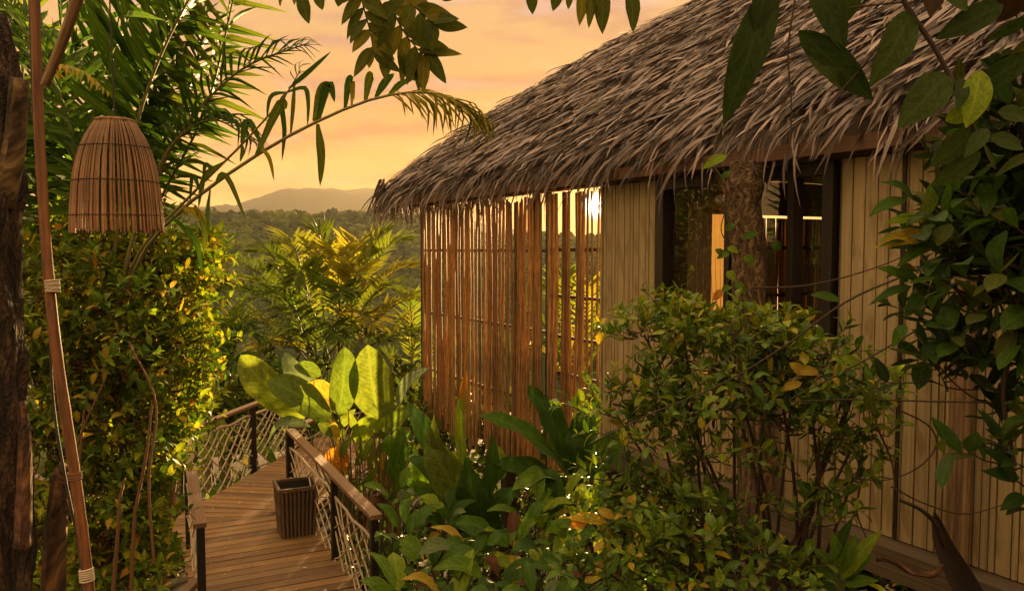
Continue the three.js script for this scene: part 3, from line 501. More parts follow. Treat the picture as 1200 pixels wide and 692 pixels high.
// hanging bamboo lantern
{
  const D = 3.62, c = at(134, 142, D), s = D / FOCAL, g = thing('bamboo_lantern', 'bell shaped lantern of thin bamboo strips hanging from a cord', 'lantern', c); g.scale.set(0.87, 0.99, 0.87); g.updateMatrixWorld(true);
  const prof = [[0, 0.088], [0.035, 0.115], [0.085, 0.146], [0.14, 0.169], [0.21, 0.189], [0.28, 0.201], [0.36, 0.209], [0.43, 0.214], [0.485, 0.217]];
  const N = 70;
  for (let k = 0; k < N; k++) {
    const a = k / N * Math.PI * 2 + rr(-0.018, 0.018), w = rr(0.0036, 0.0052), cut = rr(-0.006, 0.022), dr = rr(-0.004, 0.004);
    const pts = prof.map(([y, r], i) => V(Math.cos(a) * (r + dr), -y - (i === prof.length - 1 ? cut : 0), Math.sin(a) * (r + dr)));
    const m = part(g, 'strip', tube(pts, t => w * (1 + 0.6 * t), 9, 5), pick(MAT.lantern));
  }
  for (const [y, r] of [[0.115, 0.160], [0.272, 0.2], [0.42, 0.2135]]) for (const o of [-0.0065, 0.0065]) { const t = part(g, 'hoop', new THREE.TorusGeometry(r + o, 0.0022, 5, 48), MAT.wire); t.rotation.x = Math.PI / 2 + rr(-0.02, 0.02); t.position.y = -y; }
  const ring = part(g, 'top_ring', new THREE.TorusGeometry(0.088, 0.0085, 8, 40), MAT.lantern[1]); ring.rotation.x = Math.PI / 2; ring.position.y = 0.002;
  const cord = part(g, 'cord', tube([V(0, -0.06, 0), V(-0.004, 0.3, 0), V(-0.012, 0.75, 0)], 0.0038, 10, 6), MAT.wire);
  const cross = part(g, 'cross_bar', tube([V(-0.088, 0, 0), V(0.088, 0, 0)], 0.004, 1, 5), MAT.wire);
  part(g, 'socket', new THREE.CylinderGeometry(0.018, 0.022, 0.07, 12), MAT.wire).position.y = -0.08;
}
// tree trunk column under the eave
{
  const D = 6.0, a = at(884, 760, D), g = thing('trunk_column', 'mottled bark tree trunk standing before the hut window', 'trunk', V(a.x, 0.3, a.z));
  const bump = s => (t, k) => (0.128 - 0.012 * t) * (1 + 0.10 * Math.sin(k * 1.9 + t * 9 + s) + 0.05 * Math.sin(k * 3.1 - t * 31) + 0.09 * Math.exp(-((((t * 3.1) % 1 - 0.4) / 0.08) ** 2)));
  partW(g, 'trunk', tube([a.clone().setY(-0.5), at(886, 560, D), at(879, 400, D), at(877, 300, D), at(872, 240, D), at(875, 205, D), at(876, 190, D)], bump(1), 60, 18, 1.6, 2), MAT.trunk);
  partW(g, 'limb', tube([at(866, 260, D), at(848, 215, D - 0.05), at(835, 195, D - 0.1)], [0.035, 0.012], 6, 6), MAT.trunk);
}
// dark rough trunk at the left edge, broken stump beside it
{
  const D = 3.7, a = at(10, 800, D), g = thing('tree_trunk', 'rough dark leaning tree trunk at the left edge', 'trunk', a);
  const rough = (r0, r1) => (t, k) => mix(r0, r1, t) * (1 + 0.22 * Math.sin(k * 1.7 + t * 7) + 0.14 * Math.sin(k * 4.1 + t * 23) + 0.1 * Math.sin(t * 51 + k));
  partW(g, 'trunk', tube([a, at(6, 600, D), at(-2, 430, D), at(-6, 250, D), at(2, 120, D), at(-14, 20, D)], rough(0.11, 0.075), 60, 18, 1.4, 2), MAT.trunkDark);
  partW(g, 'broken_limb', tube([at(2, 240, D), at(16, 170, D - 0.05), at(22, 92, D - 0.1)], [0.055, 0.04], 10, 9), MAT.trunk);
  partW(g, 'split_bark', tube([at(28, 640, D - 0.1), at(30, 520, D - 0.1), at(26, 470, D - 0.1)], (t, k) => 0.035 * (1 - 0.5 * t) * (1 + 0.3 * Math.sin(k * 2)), 10, 8), MAT.trunkRed);
  const s = thing('broken_stump', 'pale splintered stump between the dark trunk and bamboo pole', 'stump', at(58, 760, 3.9));
  partW(s, 'wood', tube([at(58, 760, 3.9), at(62, 640, 3.9), at(70, 560, 3.9), at(76, 545, 3.9)], (t, k) => mix(0.062, 0.032, t) * (1 + 0.25 * Math.sin(k * 2.3)), 12, 9), MAT.trunkRed);
}
// dark dried palm sheath by the wall base
{
  const D = 4.2, g = thing('dry_palm_sheath', 'dark pointed dried palm sheath leaning by the wall base', 'palm sheath', at(1150, 720, D));
  partW(g, 'sheath', blade([at(1160, 740, D), at(1128, 680, D), at(1105, 635, D), at(1095, 598, D)], 0.105, V(-0.5, 0.3, 1), { out: 'blade', fold: 0.6, seg: 8 }), MAT.dead);
  partW(g, 'stem', tube([at(1103, 660, D), at(1096, 672, D - 0.03), at(1070, 670, D), at(1042, 655, D), at(1028, 655, D)], [0.02, 0.012], 14, 6), MAT.trunkRed);
  partW(g, 'stem', tube([at(1108, 640, D), at(1096, 612, D), at(1078, 596, D), at(1055, 586, D)], [0.018, 0.008], 10, 6), MAT.dead);
}

// ---------------------------------------------------------------- plants
const UP = V(0, 1, 0), toEye = p => camera.position.clone().sub(p).normalize();
const strip = g => { g.deleteAttribute('uv'); return g; };
// a leafy shrub: stems from its foot to clumps, twigs in the clumps, leaves in turn along the twigs
function shrub(root, foot, blobs, { geos, len = [0.08, 0.12], palette, ind = 150, mats, stem = MAT.twig, stemR = 0.012, perTwig = 8, twigL = [0.14, 0.3], lift = 0.5, mat = tintMat, leafName = 'leaf' }) {
  const tw = [], leaves = [];
  for (const [px, py, D, rx, ry, rd, n] of blobs) {
    const C = at(px, py, D), R = V(rx * D / FOCAL, ry * D / FOCAL, rd);
    if (foot) { const f = foot.clone().add(V(rr(-0.12, 0.12), 0, rr(-0.12, 0.12))), m = f.clone().lerp(C, 0.55).add(V(rr(-0.12, 0.12), rr(0, 0.12), rr(-0.1, 0.1))); partW(root, 'stem', tube([f, m, C], [stemR, stemR * 0.45], 8, 6), stem); }
    for (let i = 0; i < n; i++) {
      const u = rv(); u.normalize().multiplyScalar(Math.pow(rr(0.12, 1), 0.45)); const S = C.clone().add(u.clone().multiply(R));
      const d = u.clone().multiply(V(1, 0.8, 1)).addScaledVector(UP, lift).addScaledVector(rv(), 0.7).normalize(), L = rr(...twigL);
      const e = S.clone().addScaledVector(d, L).add(V(0, -0.12 * L, 0)), q = S.clone().addScaledVector(d, L * 0.5).add(V(0, 0.04 * L, 0));
      const s0 = C.clone().lerp(S, 0.35).addScaledVector(rv(), 0.03);
      tw.push(tube([s0, S, q, e], [stemR * 0.32, 0.0012], 5, 4));
      const k = perTwig + Math.floor(rr(-2, 3)), ph = rnd() * 6;
      for (let j = 0; j < k; j++) {
        const t = 0.12 + 0.88 * j / (k - 1 || 1), p = t < 0.5 ? S.clone().lerp(q, t * 2) : q.clone().lerp(e, t * 2 - 1);
        let a = V(1, 0, 0).cross(d); if (a.lengthSq() < 0.05) a = V(0, 0, 1).cross(d); a.normalize().applyAxisAngle(d, ph + j * 2.4);
        const dir = d.clone().multiplyScalar(j === k - 1 ? 1 : 0.55).addScaledVector(a, 0.85).addScaledVector(rv(), 0.25).add(V(0, 0.12, 0)).normalize();
        const up = UP.clone().addScaledVector(d, 0.35).addScaledVector(rv(), 0.55);
        const s = rr(...len) * (0.72 + 0.36 * Math.sin(Math.PI * t));
        leaves.push({ m: M4(p, dir, up, s * rr(0.85, 1.15), s, s), p, g: Math.floor(rnd() * geos.length), c: palette(), d: p.distanceTo(camera.position) });
      }
    }
  }
  stuffW(root, 'twigs', mergeGeometries(tw), stem);
  const vis = leaves.filter(l => onFrame(l.p)).sort((a, b) => a.d - b.d).slice(0, ind); const chosen = new Set(vis);
  for (const l of vis) { const m = new THREE.Mesh(geos[l.g], pick(mats)); m.name = leafName; m.applyMatrix4(l.m); addW(root, m); }
  geos.forEach((g, k) => { const rest = leaves.filter(l => l.g === k && !chosen.has(l)); if (rest.length) copiesW(root, 'foliage', g, mat, rest.map(l => l.m), rest.map(l => l.c)); });
  return root;
}
const pal = list => () => { let t = rnd() * list.reduce((s, l) => s + l[0], 0); for (const [w, c] of list) { if ((t -= w) <= 0) { const v = rr(0.7, 1.3), h = rr(0.88, 1.12); return RGB(c[0] * v * h, c[1] * v, c[2] * v); } } return RGB(...list[0][1]); };
const G = { small: [unitLeaf(0.46, 0.25, { out: 'ovate', fold: 0.3, seg: 4 }), unitLeaf(0.5, 0.5, { out: 'ovate', fold: 0.15, seg: 4 }), unitLeaf(0.42, -0.15, { out: 'obovate', fold: 0.35, seg: 4 })],
  glossy: [unitLeaf(0.44, 0.2, { out: 'obovate', fold: 0.3, seg: 6 }), unitLeaf(0.48, 0.5, { out: 'obovate', fold: 0.2, seg: 6 }), unitLeaf(0.44, -0.12, { out: 'ovate', fold: 0.4, seg: 6 })],
  fern: [unitLeaf(0.16, 0.3, { out: 'lance', fold: 0.2, seg: 3 })],
  palm: [0.15, 0.45, 0.8].map((d, i) => unitLeaf(0.075, d, { out: 'strap', fold: 0.55, seg: 5 })),
  palmFar: [0.1, 0.3].map(d => unitLeaf(0.13, d, { out: 'lance', fold: 0.35, seg: 3 })) };

// palm frond: rachis through points with leaflets on both sides
function frond(root, pts, { n = 34, len = 0.6, geos = G.palm, mats = palmMat, single = false, from = 0.22, r = 0.011, sag = 0.1, keep = 1, wide = 1, a0 = 1.25, a1 = 0.5, vee = 0.25, prof = t => Math.pow(Math.sin(Math.PI * (0.12 + 0.83 * t)), 0.7), name = 'frond', label } = {}) {
  const c = new THREE.CatmullRomCurve3(pts), rach = tube(pts, [r, r * 0.25], 18, 6), rest = [rach];
  const mat = pick(mats), body = single ? partW(root, name, rach, MAT.rachis, label) : null;
  for (let i = 0; i < n; i++) for (const s of [-1, 1]) {
    if (rnd() > keep) continue;
    const k = (i + (s > 0 ? 0.5 : 0)) / n, t = from + (1 - from) * k, p = c.getPoint(t), T = c.getTangent(t).normalize();
    const S = T.clone().cross(UP); if (S.lengthSq() < 1e-3) S.set(1, 0, 0); S.normalize(); const N = S.clone().cross(T).normalize();
    const a = mix(a0, a1, k) + rr(-0.09, 0.09), dir = T.clone().multiplyScalar(Math.cos(a)).addScaledVector(S, s * Math.sin(a)).addScaledVector(N, vee + rr(-0.1, 0.1)).addScaledVector(UP, -sag * rr(0.4, 1.6)).normalize();
    const l = len * prof(k) * rr(0.86, 1.1), g = pick(geos), m4 = M4(p, dir, N.clone().addScaledVector(UP, 0.3).addScaledVector(rv(), 0.15), l * wide * rr(0.85, 1.15), l, l);
    if (single) { const m = new THREE.Mesh(g, rnd() < 0.75 ? mat : pick(mats)); m.name = 'leaflet'; m.applyMatrix4(m4); addW(body, m); } else { const q = g.clone(); q.applyMatrix4(m4); rest.push(q); }
  }
  return single ? body : partW(root, name, mergeGeometries(rest), mat, label);
}
const Q = (list, D) => list.map(p => at(p[0], p[1], p[2] ?? D));
const matsP = (...i) => i.map(k => palmMat[k]);

// ---- the tall palm at the left
{
  const foot = at(118, 760, 5.6), g = thing('tall_palm', 'tall dark palm whose fronds fill the sky behind the lantern', 'palm', foot);
  for (const [x, b] of [[118, 0], [96, 10], [140, -6]]) partW(g, 'cane', tube([at(x, 760, 5.6), at(x + b, 560, 5.6), at(x + b * 2, 400, 5.55)], [0.04, 0.03], 10, 8), MAT.rachis);
  const big = { single: true, n: 24, len: 0.85, from: 0.3, mats: matsP(0, 1, 2), sag: 0.16, r: 0.016, wide: 1.3 };
  frond(g, Q([[120, 420], [140, 250], [168, 118], [215, 10], [270, -70]], 5.3), { ...big, len: 0.86 });
  frond(g, Q([[115, 420], [100, 260], [70, 110], [10, 10]], 5.5), { ...big, n: 22 });
  frond(g, Q([[125, 410], [165, 255], [215, 150], [285, 80], [362, 50]], 5.4), { ...big, n: 30, len: 0.42, from: 0.35, wide: 1.1 });
  frond(g, Q([[125, 400], [165, 250], [205, 165], [250, 140], [300, 168]], 5.2), { ...big, n: 26, len: 0.42, wide: 1.1 });
  const lush = { n: 26, len: 0.85, from: 0.25, mats: matsP(0, 1, 2, 3), sag: 0.2, r: 0.014, wide: 1.3 };
  for (const l of [[[118, 420], [125, 240], [130, 90], [150, -50]], [[110, 420], [70, 290], [20, 180], [-50, 130]], [[112, 420], [60, 330], [0, 270], [-60, 250]], [[118, 420], [90, 250], [50, 140], [0, 90]], [[122, 420], [175, 260], [240, 130], [275, -10], [290, -70]], [[115, 420], [110, 280], [85, 180], [40, 130]], [[116, 430], [140, 330], [160, 250], [205, 190]], [[110, 420], [50, 240], [-10, 140], [-60, 60]], [[120, 420], [150, 200], [190, 30], [200, -70]], [[112, 420], [80, 200], [70, 20], [60, -60]], [[118, 420], [150, 280], [185, 180], [215, 130]], [[112, 420], [95, 300], [60, 230], [10, 210]], [[114, 420], [100, 270], [95, 160], [110, 60]], [[118, 420], [140, 250], [165, 150], [175, 60]], [[112, 420], [70, 260], [30, 120], [20, -40]], [[110, 420], [60, 350], [20, 330], [-20, 350]], [[120, 420], [170, 220], [225, 90], [250, -30]], [[114, 420], [85, 220], [30, 60], [-20, -20]]])
    frond(g, Q(l, 6.1 + rr(-0.4, 0.7)), lush);
  // two long arching fronds with torn leaflets, dark against the sky
  const bare = Q([[128, 420, 5.3], [160, 310, 5.2], [205, 252, 5.0], [300, 182, 4.9], [370, 143, 4.8], [440, 115, 4.7], [490, 108, 4.7], [535, 117, 4.7], [572, 140, 4.7]]);
  const f1 = frond(g, bare, { single: true, n: 30, len: 0.34, from: 0.66, mats: matsP(3, 4, 0, 3), sag: 0.55, r: 0.016, a0: 0.9, a1: 0.25, vee: 0.1, wide: 1.35, label: 'long arching frond with torn leaflets against the sunset' });
  const f2 = frond(g, Q([[124, 420, 5.3], [160, 300, 5.2], [220, 232, 5.1], [290, 162, 5.0], [335, 110, 5.0], [352, 82, 5.0]]), { single: true, n: 3, len: 0.2, from: 0.9, mats: matsP(1, 3), r: 0.013 });
  // broken leaflets that hang from the two long fronds
  const hangLeaf = (body, list, D, w, mat) => partW(body, 'leaflet', blade(Q(list, D), w, V(0.25, 0.1, 1), { out: 'strap', fold: 0.25, seg: 9, twist: rr(-0.4, 0.4) }), mat);
  for (const [list, w, k] of [
    [[[300, 182], [331, 120], [335, 128]], 0.03, 3], [[[372, 143], [385, 98], [392, 120]], 0.03, 0], [[[372, 145], [376, 180], [375, 218]], 0.028, 3], [[[368, 142], [378, 104], [384, 95]], 0.034, 3],
    [[[404, 128], [410, 92], [414, 90]], 0.024, 0], [[[412, 124], [413, 95], [415, 118]], 0.016, 4], [[[428, 118], [434, 88], [437, 86]], 0.028, 3], [[[440, 114], [452, 95], [462, 86]], 0.026, 0],
    [[[455, 112], [470, 98], [486, 92]], 0.022, 1], [[[305, 172], [315, 185], [321, 212]], 0.014, 4], [[[252, 216], [262, 204], [290, 262]], 0.02, 3], [[[236, 228], [226, 205], [222, 240]], 0.014, 0],
    [[[215, 244], [232, 250], [240, 262]], 0.03, 4], [[[228, 240], [240, 270], [238, 300]], 0.02, 3], [[[246, 222], [243, 250], [245, 275]], 0.012, 0], [[[200, 252], [230, 285], [236, 320]], 0.02, 0]]) hangLeaf(f1, list, 4.85, w, palmMat[k]);
  for (const [list, w, k] of [
    [[[283, 168], [290, 142], [308, 172]], 0.026, 1], [[[283, 168], [284, 178], [281, 190]], 0.014, 3], [[[336, 108], [330, 118], [333, 152], [330, 190]], 0.018, 0], [[[336, 108], [357, 103], [361, 118], [360, 150]], 0.016, 1], [[[345, 95], [343, 130], [340, 162]], 0.014, 3], [[[336, 108], [318, 112], [312, 140]], 0.014, 1], [[[338, 104], [360, 85], [388, 60]], 0.017, 0], [[[262, 190], [240, 206], [232, 245]], 0.018, 3], [[[250, 202], [241, 192], [238, 225]], 0.014, 1]]) hangLeaf(f2, list, 5.0, w, palmMat[k]);
  // small backlit fern-like frond above the lantern
  const sf = thing('small_fern_frond', 'small backlit yellow green fern frond above the lantern', 'fern', at(58, 78, 4.2));
  frond(sf, Q([[56, 92], [72, 76], [98, 84], [128, 110]], 4.2), { single: true, n: 13, len: 0.13, from: 0.12, mats: [LM.lime, LM.yellow, LM.lime], geos: [unitLeaf(0.2, 0.4, { out: 'lance', fold: 0.25, seg: 4 })], sag: 0.6, r: 0.004, a0: 1.3, a1: 0.9 });
}
// ---- areca clump in the middle distance, lit through by the low sun
function clump(name, label, foot, tips, D, o) {
  const g = thing(name, label, 'palm', foot, o.group);
  for (const [tx, ty, arch = 40, dd = 0] of tips) {
    const c0 = at(o.cx + rr(-14, 14) + (tx - o.cx) * 0.12, o.cy + rr(-14, 14), D + rr(-0.4, 0.4)), tip = at(tx, ty, D + dd);
    const m1 = c0.clone().lerp(tip, 0.4).add(V(0, arch * D / FOCAL, 0)), m2 = c0.clone().lerp(tip, 0.75).add(V(0, arch * 0.85 * D / FOCAL, 0));
    frond(g, [c0, m1, m2, tip], { n: 24, len: o.len, geos: G.palmFar, mats: o.mats, from: 0.2, sag: 0.1, r: 0.018, wide: o.wide ?? 1, vee: 0.28, a0: 1.05, a1: 0.4 });
  }
  for (let k = 0; k < 6; k++) { const b = at(o.cx + rr(-40, 40), o.cy + 10, D + rr(-0.5, 0.5)); partW(g, 'cane', tube([V(b.x, foot.y, b.z), b], [0.05, 0.035], 3, 7), MAT.rachis); }
  return g;
}
{
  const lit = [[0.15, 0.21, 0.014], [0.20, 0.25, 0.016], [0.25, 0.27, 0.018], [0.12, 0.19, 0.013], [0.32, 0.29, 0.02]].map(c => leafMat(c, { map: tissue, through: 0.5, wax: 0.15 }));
  const tips = [[262, 342, 28, 0.6], [266, 305, 30, 1], [300, 296, 34], [335, 284, 40, 0.8], [368, 272, 40], [395, 300, 40, -0.8], [425, 290, 44, 0.6], [455, 272, 36], [478, 282, 34, 0.7], [500, 318, 34], [505, 352, 26, -0.6], [270, 375, 18, -0.5], [300, 350, 30, -1], [345, 330, 40, -1.2], [430, 330, 40, -1.2], [470, 345, 36, -1], [310, 410, 10, -1], [500, 400, 14, -0.8], [350, 395, 18, -1.5], [450, 400, 18, -1.5], [400, 350, 36, -1.6], [280, 330, 26, 1.2], [440, 300, 36, 1.4], [380, 295, 40, 1.4], [320, 315, 34, 1], [330, 380, 26, -1.8], [440, 385, 26, -1.8], [395, 400, 26, -2]];
  const f = at(385, 520, 16); f.y = height(f.x, f.z) + 0;
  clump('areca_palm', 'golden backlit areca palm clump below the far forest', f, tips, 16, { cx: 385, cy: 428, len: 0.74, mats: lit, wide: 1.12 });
  const f2 = at(250, 560, 13); f2.y = height(f2.x, f2.z);
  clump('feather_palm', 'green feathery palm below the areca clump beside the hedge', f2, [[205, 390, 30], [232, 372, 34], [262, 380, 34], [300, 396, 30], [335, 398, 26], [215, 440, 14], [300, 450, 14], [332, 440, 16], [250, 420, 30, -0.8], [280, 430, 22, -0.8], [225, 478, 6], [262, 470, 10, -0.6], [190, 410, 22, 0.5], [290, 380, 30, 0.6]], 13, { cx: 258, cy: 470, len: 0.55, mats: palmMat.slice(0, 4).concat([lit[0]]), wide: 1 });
  const f3 = at(475, 560, 18); f3.y = height(f3.x, f3.z);
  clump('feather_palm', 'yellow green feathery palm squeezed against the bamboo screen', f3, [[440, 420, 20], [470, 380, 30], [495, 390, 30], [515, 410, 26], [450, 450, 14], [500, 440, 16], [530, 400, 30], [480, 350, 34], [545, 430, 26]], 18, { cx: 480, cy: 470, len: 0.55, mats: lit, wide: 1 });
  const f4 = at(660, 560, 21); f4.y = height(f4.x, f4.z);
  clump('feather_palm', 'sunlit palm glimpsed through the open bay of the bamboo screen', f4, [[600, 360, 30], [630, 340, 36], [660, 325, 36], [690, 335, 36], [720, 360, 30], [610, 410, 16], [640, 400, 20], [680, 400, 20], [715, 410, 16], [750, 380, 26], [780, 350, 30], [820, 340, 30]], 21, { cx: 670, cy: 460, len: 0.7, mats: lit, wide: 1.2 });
}
// ---- bushes on the slope that fill the middle distance
{
  const p1 = pal([[4, [0.08, 0.13, 0.018]], [3, [0.14, 0.18, 0.022]], [1, [0.3, 0.28, 0.03]]]);
  const mk = (label, px, py, D, blobs) => { const f = at(px, py, D); f.y = height(f.x, f.z); const g = thing('slope_bush', label, 'bush', f, null); shrub(g, f, blobs, { geos: G.small, len: [0.16, 0.26], palette: p1, ind: 0, mats: [LM.mid], twigL: [0.3, 0.6], stemR: 0.03, perTwig: 10 }); };
  mk('round dark bush on the slope below the areca palm', 380, 500, 15, [[330, 470, 14.5, 60, 40, 0.9, 60], [400, 480, 14.5, 60, 45, 0.9, 70], [460, 480, 15, 50, 40, 0.9, 60]]);
  mk('pale bush on the slope behind the hedge top', 215, 400, 14, [[225, 330, 14, 30, 45, 0.8, 60], [200, 400, 14, 40, 60, 0.9, 70]]);
  mk('low bush behind the far net railing', 260, 520, 14, [[230, 500, 13.5, 50, 30, 0.8, 60], [300, 490, 13.5, 50, 35, 0.8, 60]]);
  mk('dark bush below the bamboo screen corner', 540, 520, 13, [[520, 500, 12, 40, 45, 0.6, 60], [590, 520, 11.5, 60, 40, 0.5, 70]]);
}
// ---- tree beside the walkway, left of the frame, mirrored in the hut window
{
  const f = at(-330, 640, 11); f.y = height(f.x, f.z);
  const g = thing('slope_tree', 'bushy slope tree mirrored in the hut window', 'tree', f);
  partW(g, 'trunk', tube([f, at(-335, 400, 11), at(-320, 250, 11)], [0.16, 0.07], 10, 8), MAT.trunkDark);
  shrub(g, at(-320, 300, 11), [[-330, 240, 11, 90, 80, 1.2, 90], [-230, 300, 11, 80, 60, 1, 70], [-420, 280, 11, 90, 70, 1, 70], [-300, 150, 11, 90, 60, 1, 70], [-260, 380, 11, 80, 50, 1, 60]], { geos: G.small, len: [0.16, 0.26], palette: pal([[3, [0.08, 0.14, 0.01]], [2, [0.16, 0.2, 0.012]], [1, [0.36, 0.32, 0.02]]]), ind: 0, mats: [LM.mid], twigL: [0.3, 0.6], stemR: 0.03, perTwig: 10 });
}
// ---- undergrowth on the near ground: too thick to count
{
  const root = new THREE.Group(); root.name = 'undergrowth'; scene.add(root); info(root, 'low leafy undergrowth covering the ground beside the walkway', 'undergrowth', null, 'stuff');
  const ms = [[], [], []], cs = [[], [], []], pl = pal([[4, [0.04, 0.085, 0.008]], [3, [0.08, 0.13, 0.01]], [1, [0.16, 0.18, 0.012]], [0.5, [0.12, 0.06, 0.02]]]);
  const onDeck = (x, D) => { const c = D < 9 ? -1.77 - 0.49 * (D - 6.27) : D < 10 ? -3.2 : -3.15 + 0.16 * (D - 9.6); return Math.abs(x - c) < 0.92 && D < 13.5; };
  for (let k = 0; k < 14000; k++) { const D = rr(3.2, 16), x = rr(-11, 3.4); if (onDeck(x, D)) continue; const i = k % 3, s = rr(0.09, 0.24), a = rnd() * 6.3; ms[i].push(M4(V(x, height(x, -D) + rr(0, 0.3), -D), V(Math.cos(a), rr(0.1, 1.1), Math.sin(a)), UP.clone().addScaledVector(rv(), 0.5), s)); cs[i].push(pl()); }
  ms.forEach((m, i) => copiesW(root, 'leaves', G.small[i], tintMat, m, cs[i]));
}
// ---- hedge of climbing leaves at the left
{
  const f = at(150, 800, 5.4); f.y = -0.9;
  const g = thing('leafy_hedge', 'tall hedge of small sunlit leaves left of the walkway', 'hedge', f);
  const list = [[2.2, [0.10, 0.19, 0.010]], [3, [0.185, 0.285, 0.012]], [2.8, [0.32, 0.38, 0.016]], [1.0, [0.54, 0.44, 0.02]], [0.12, [0.5, 0.22, 0.02]]];
  const B = []; const add = (x, y, D, rx, ry, rd, n) => B.push([x, y, D, rx, ry, rd, n]);
  add(125, 305, 5.6, 75, 35, 0.45, 80); add(190, 300, 5.6, 45, 30, 0.4, 50); add(215, 340, 5.8, 40, 45, 0.4, 60); add(150, 360, 5.3, 75, 50, 0.45, 110); add(80, 350, 5.4, 55, 60, 0.45, 80); add(205, 400, 5.6, 40, 50, 0.4, 70);
  add(140, 430, 5.2, 80, 55, 0.45, 110); add(80, 450, 5.2, 50, 55, 0.4, 70); add(188, 465, 5.5, 36, 48, 0.4, 80); add(130, 510, 5.1, 75, 55, 0.4, 100); add(155, 550, 5.2, 32, 55, 0.35, 70); add(100, 590, 5.0, 60, 60, 0.4, 80); add(140, 630, 5.0, 38, 60, 0.35, 70); add(120, 680, 4.9, 70, 40, 0.4, 60); add(25, 400, 5.0, 40, 70, 0.4, 60); add(225, 480, 7.4, 22, 34, 0.3, 44); add(40, 300, 5.6, 50, 40, 0.4, 50); add(55, 520, 5, 30, 60, 0.3, 40); add(50, 650, 4.8, 30, 50, 0.3, 30); add(165, 680, 5, 20, 40, 0.3, 20); add(250, 300, 6.6, 18, 22, 0.25, 14);
  shrub(g, f, B, { geos: G.small, len: [0.07, 0.115], palette: pal(list), ind: 290, mats: [LM.green, LM.mid, LM.mid, LM.lime, LM.lime, LM.olive, LM.yellow], stemR: 0.014, stem: MAT.twigRed, perTwig: 9, twigL: [0.12, 0.3] });
  for (const [l, r] of [[[[130, 720], [138, 620], [140, 585], [146, 560]], 0.012], [[[152, 720], [155, 650], [158, 600], [170, 540], [178, 470]], 0.012], [[[96, 720], [98, 620], [92, 560], [98, 480]], 0.01], [[[180, 660], [174, 560], [182, 470], [150, 400]], 0.009], [[[60, 700], [70, 600], [90, 520], [120, 450]], 0.009]]) partW(g, 'stem', tube(Q(l, 4.55), [r, r * 0.5], 14, 6), MAT.twigRed);
}
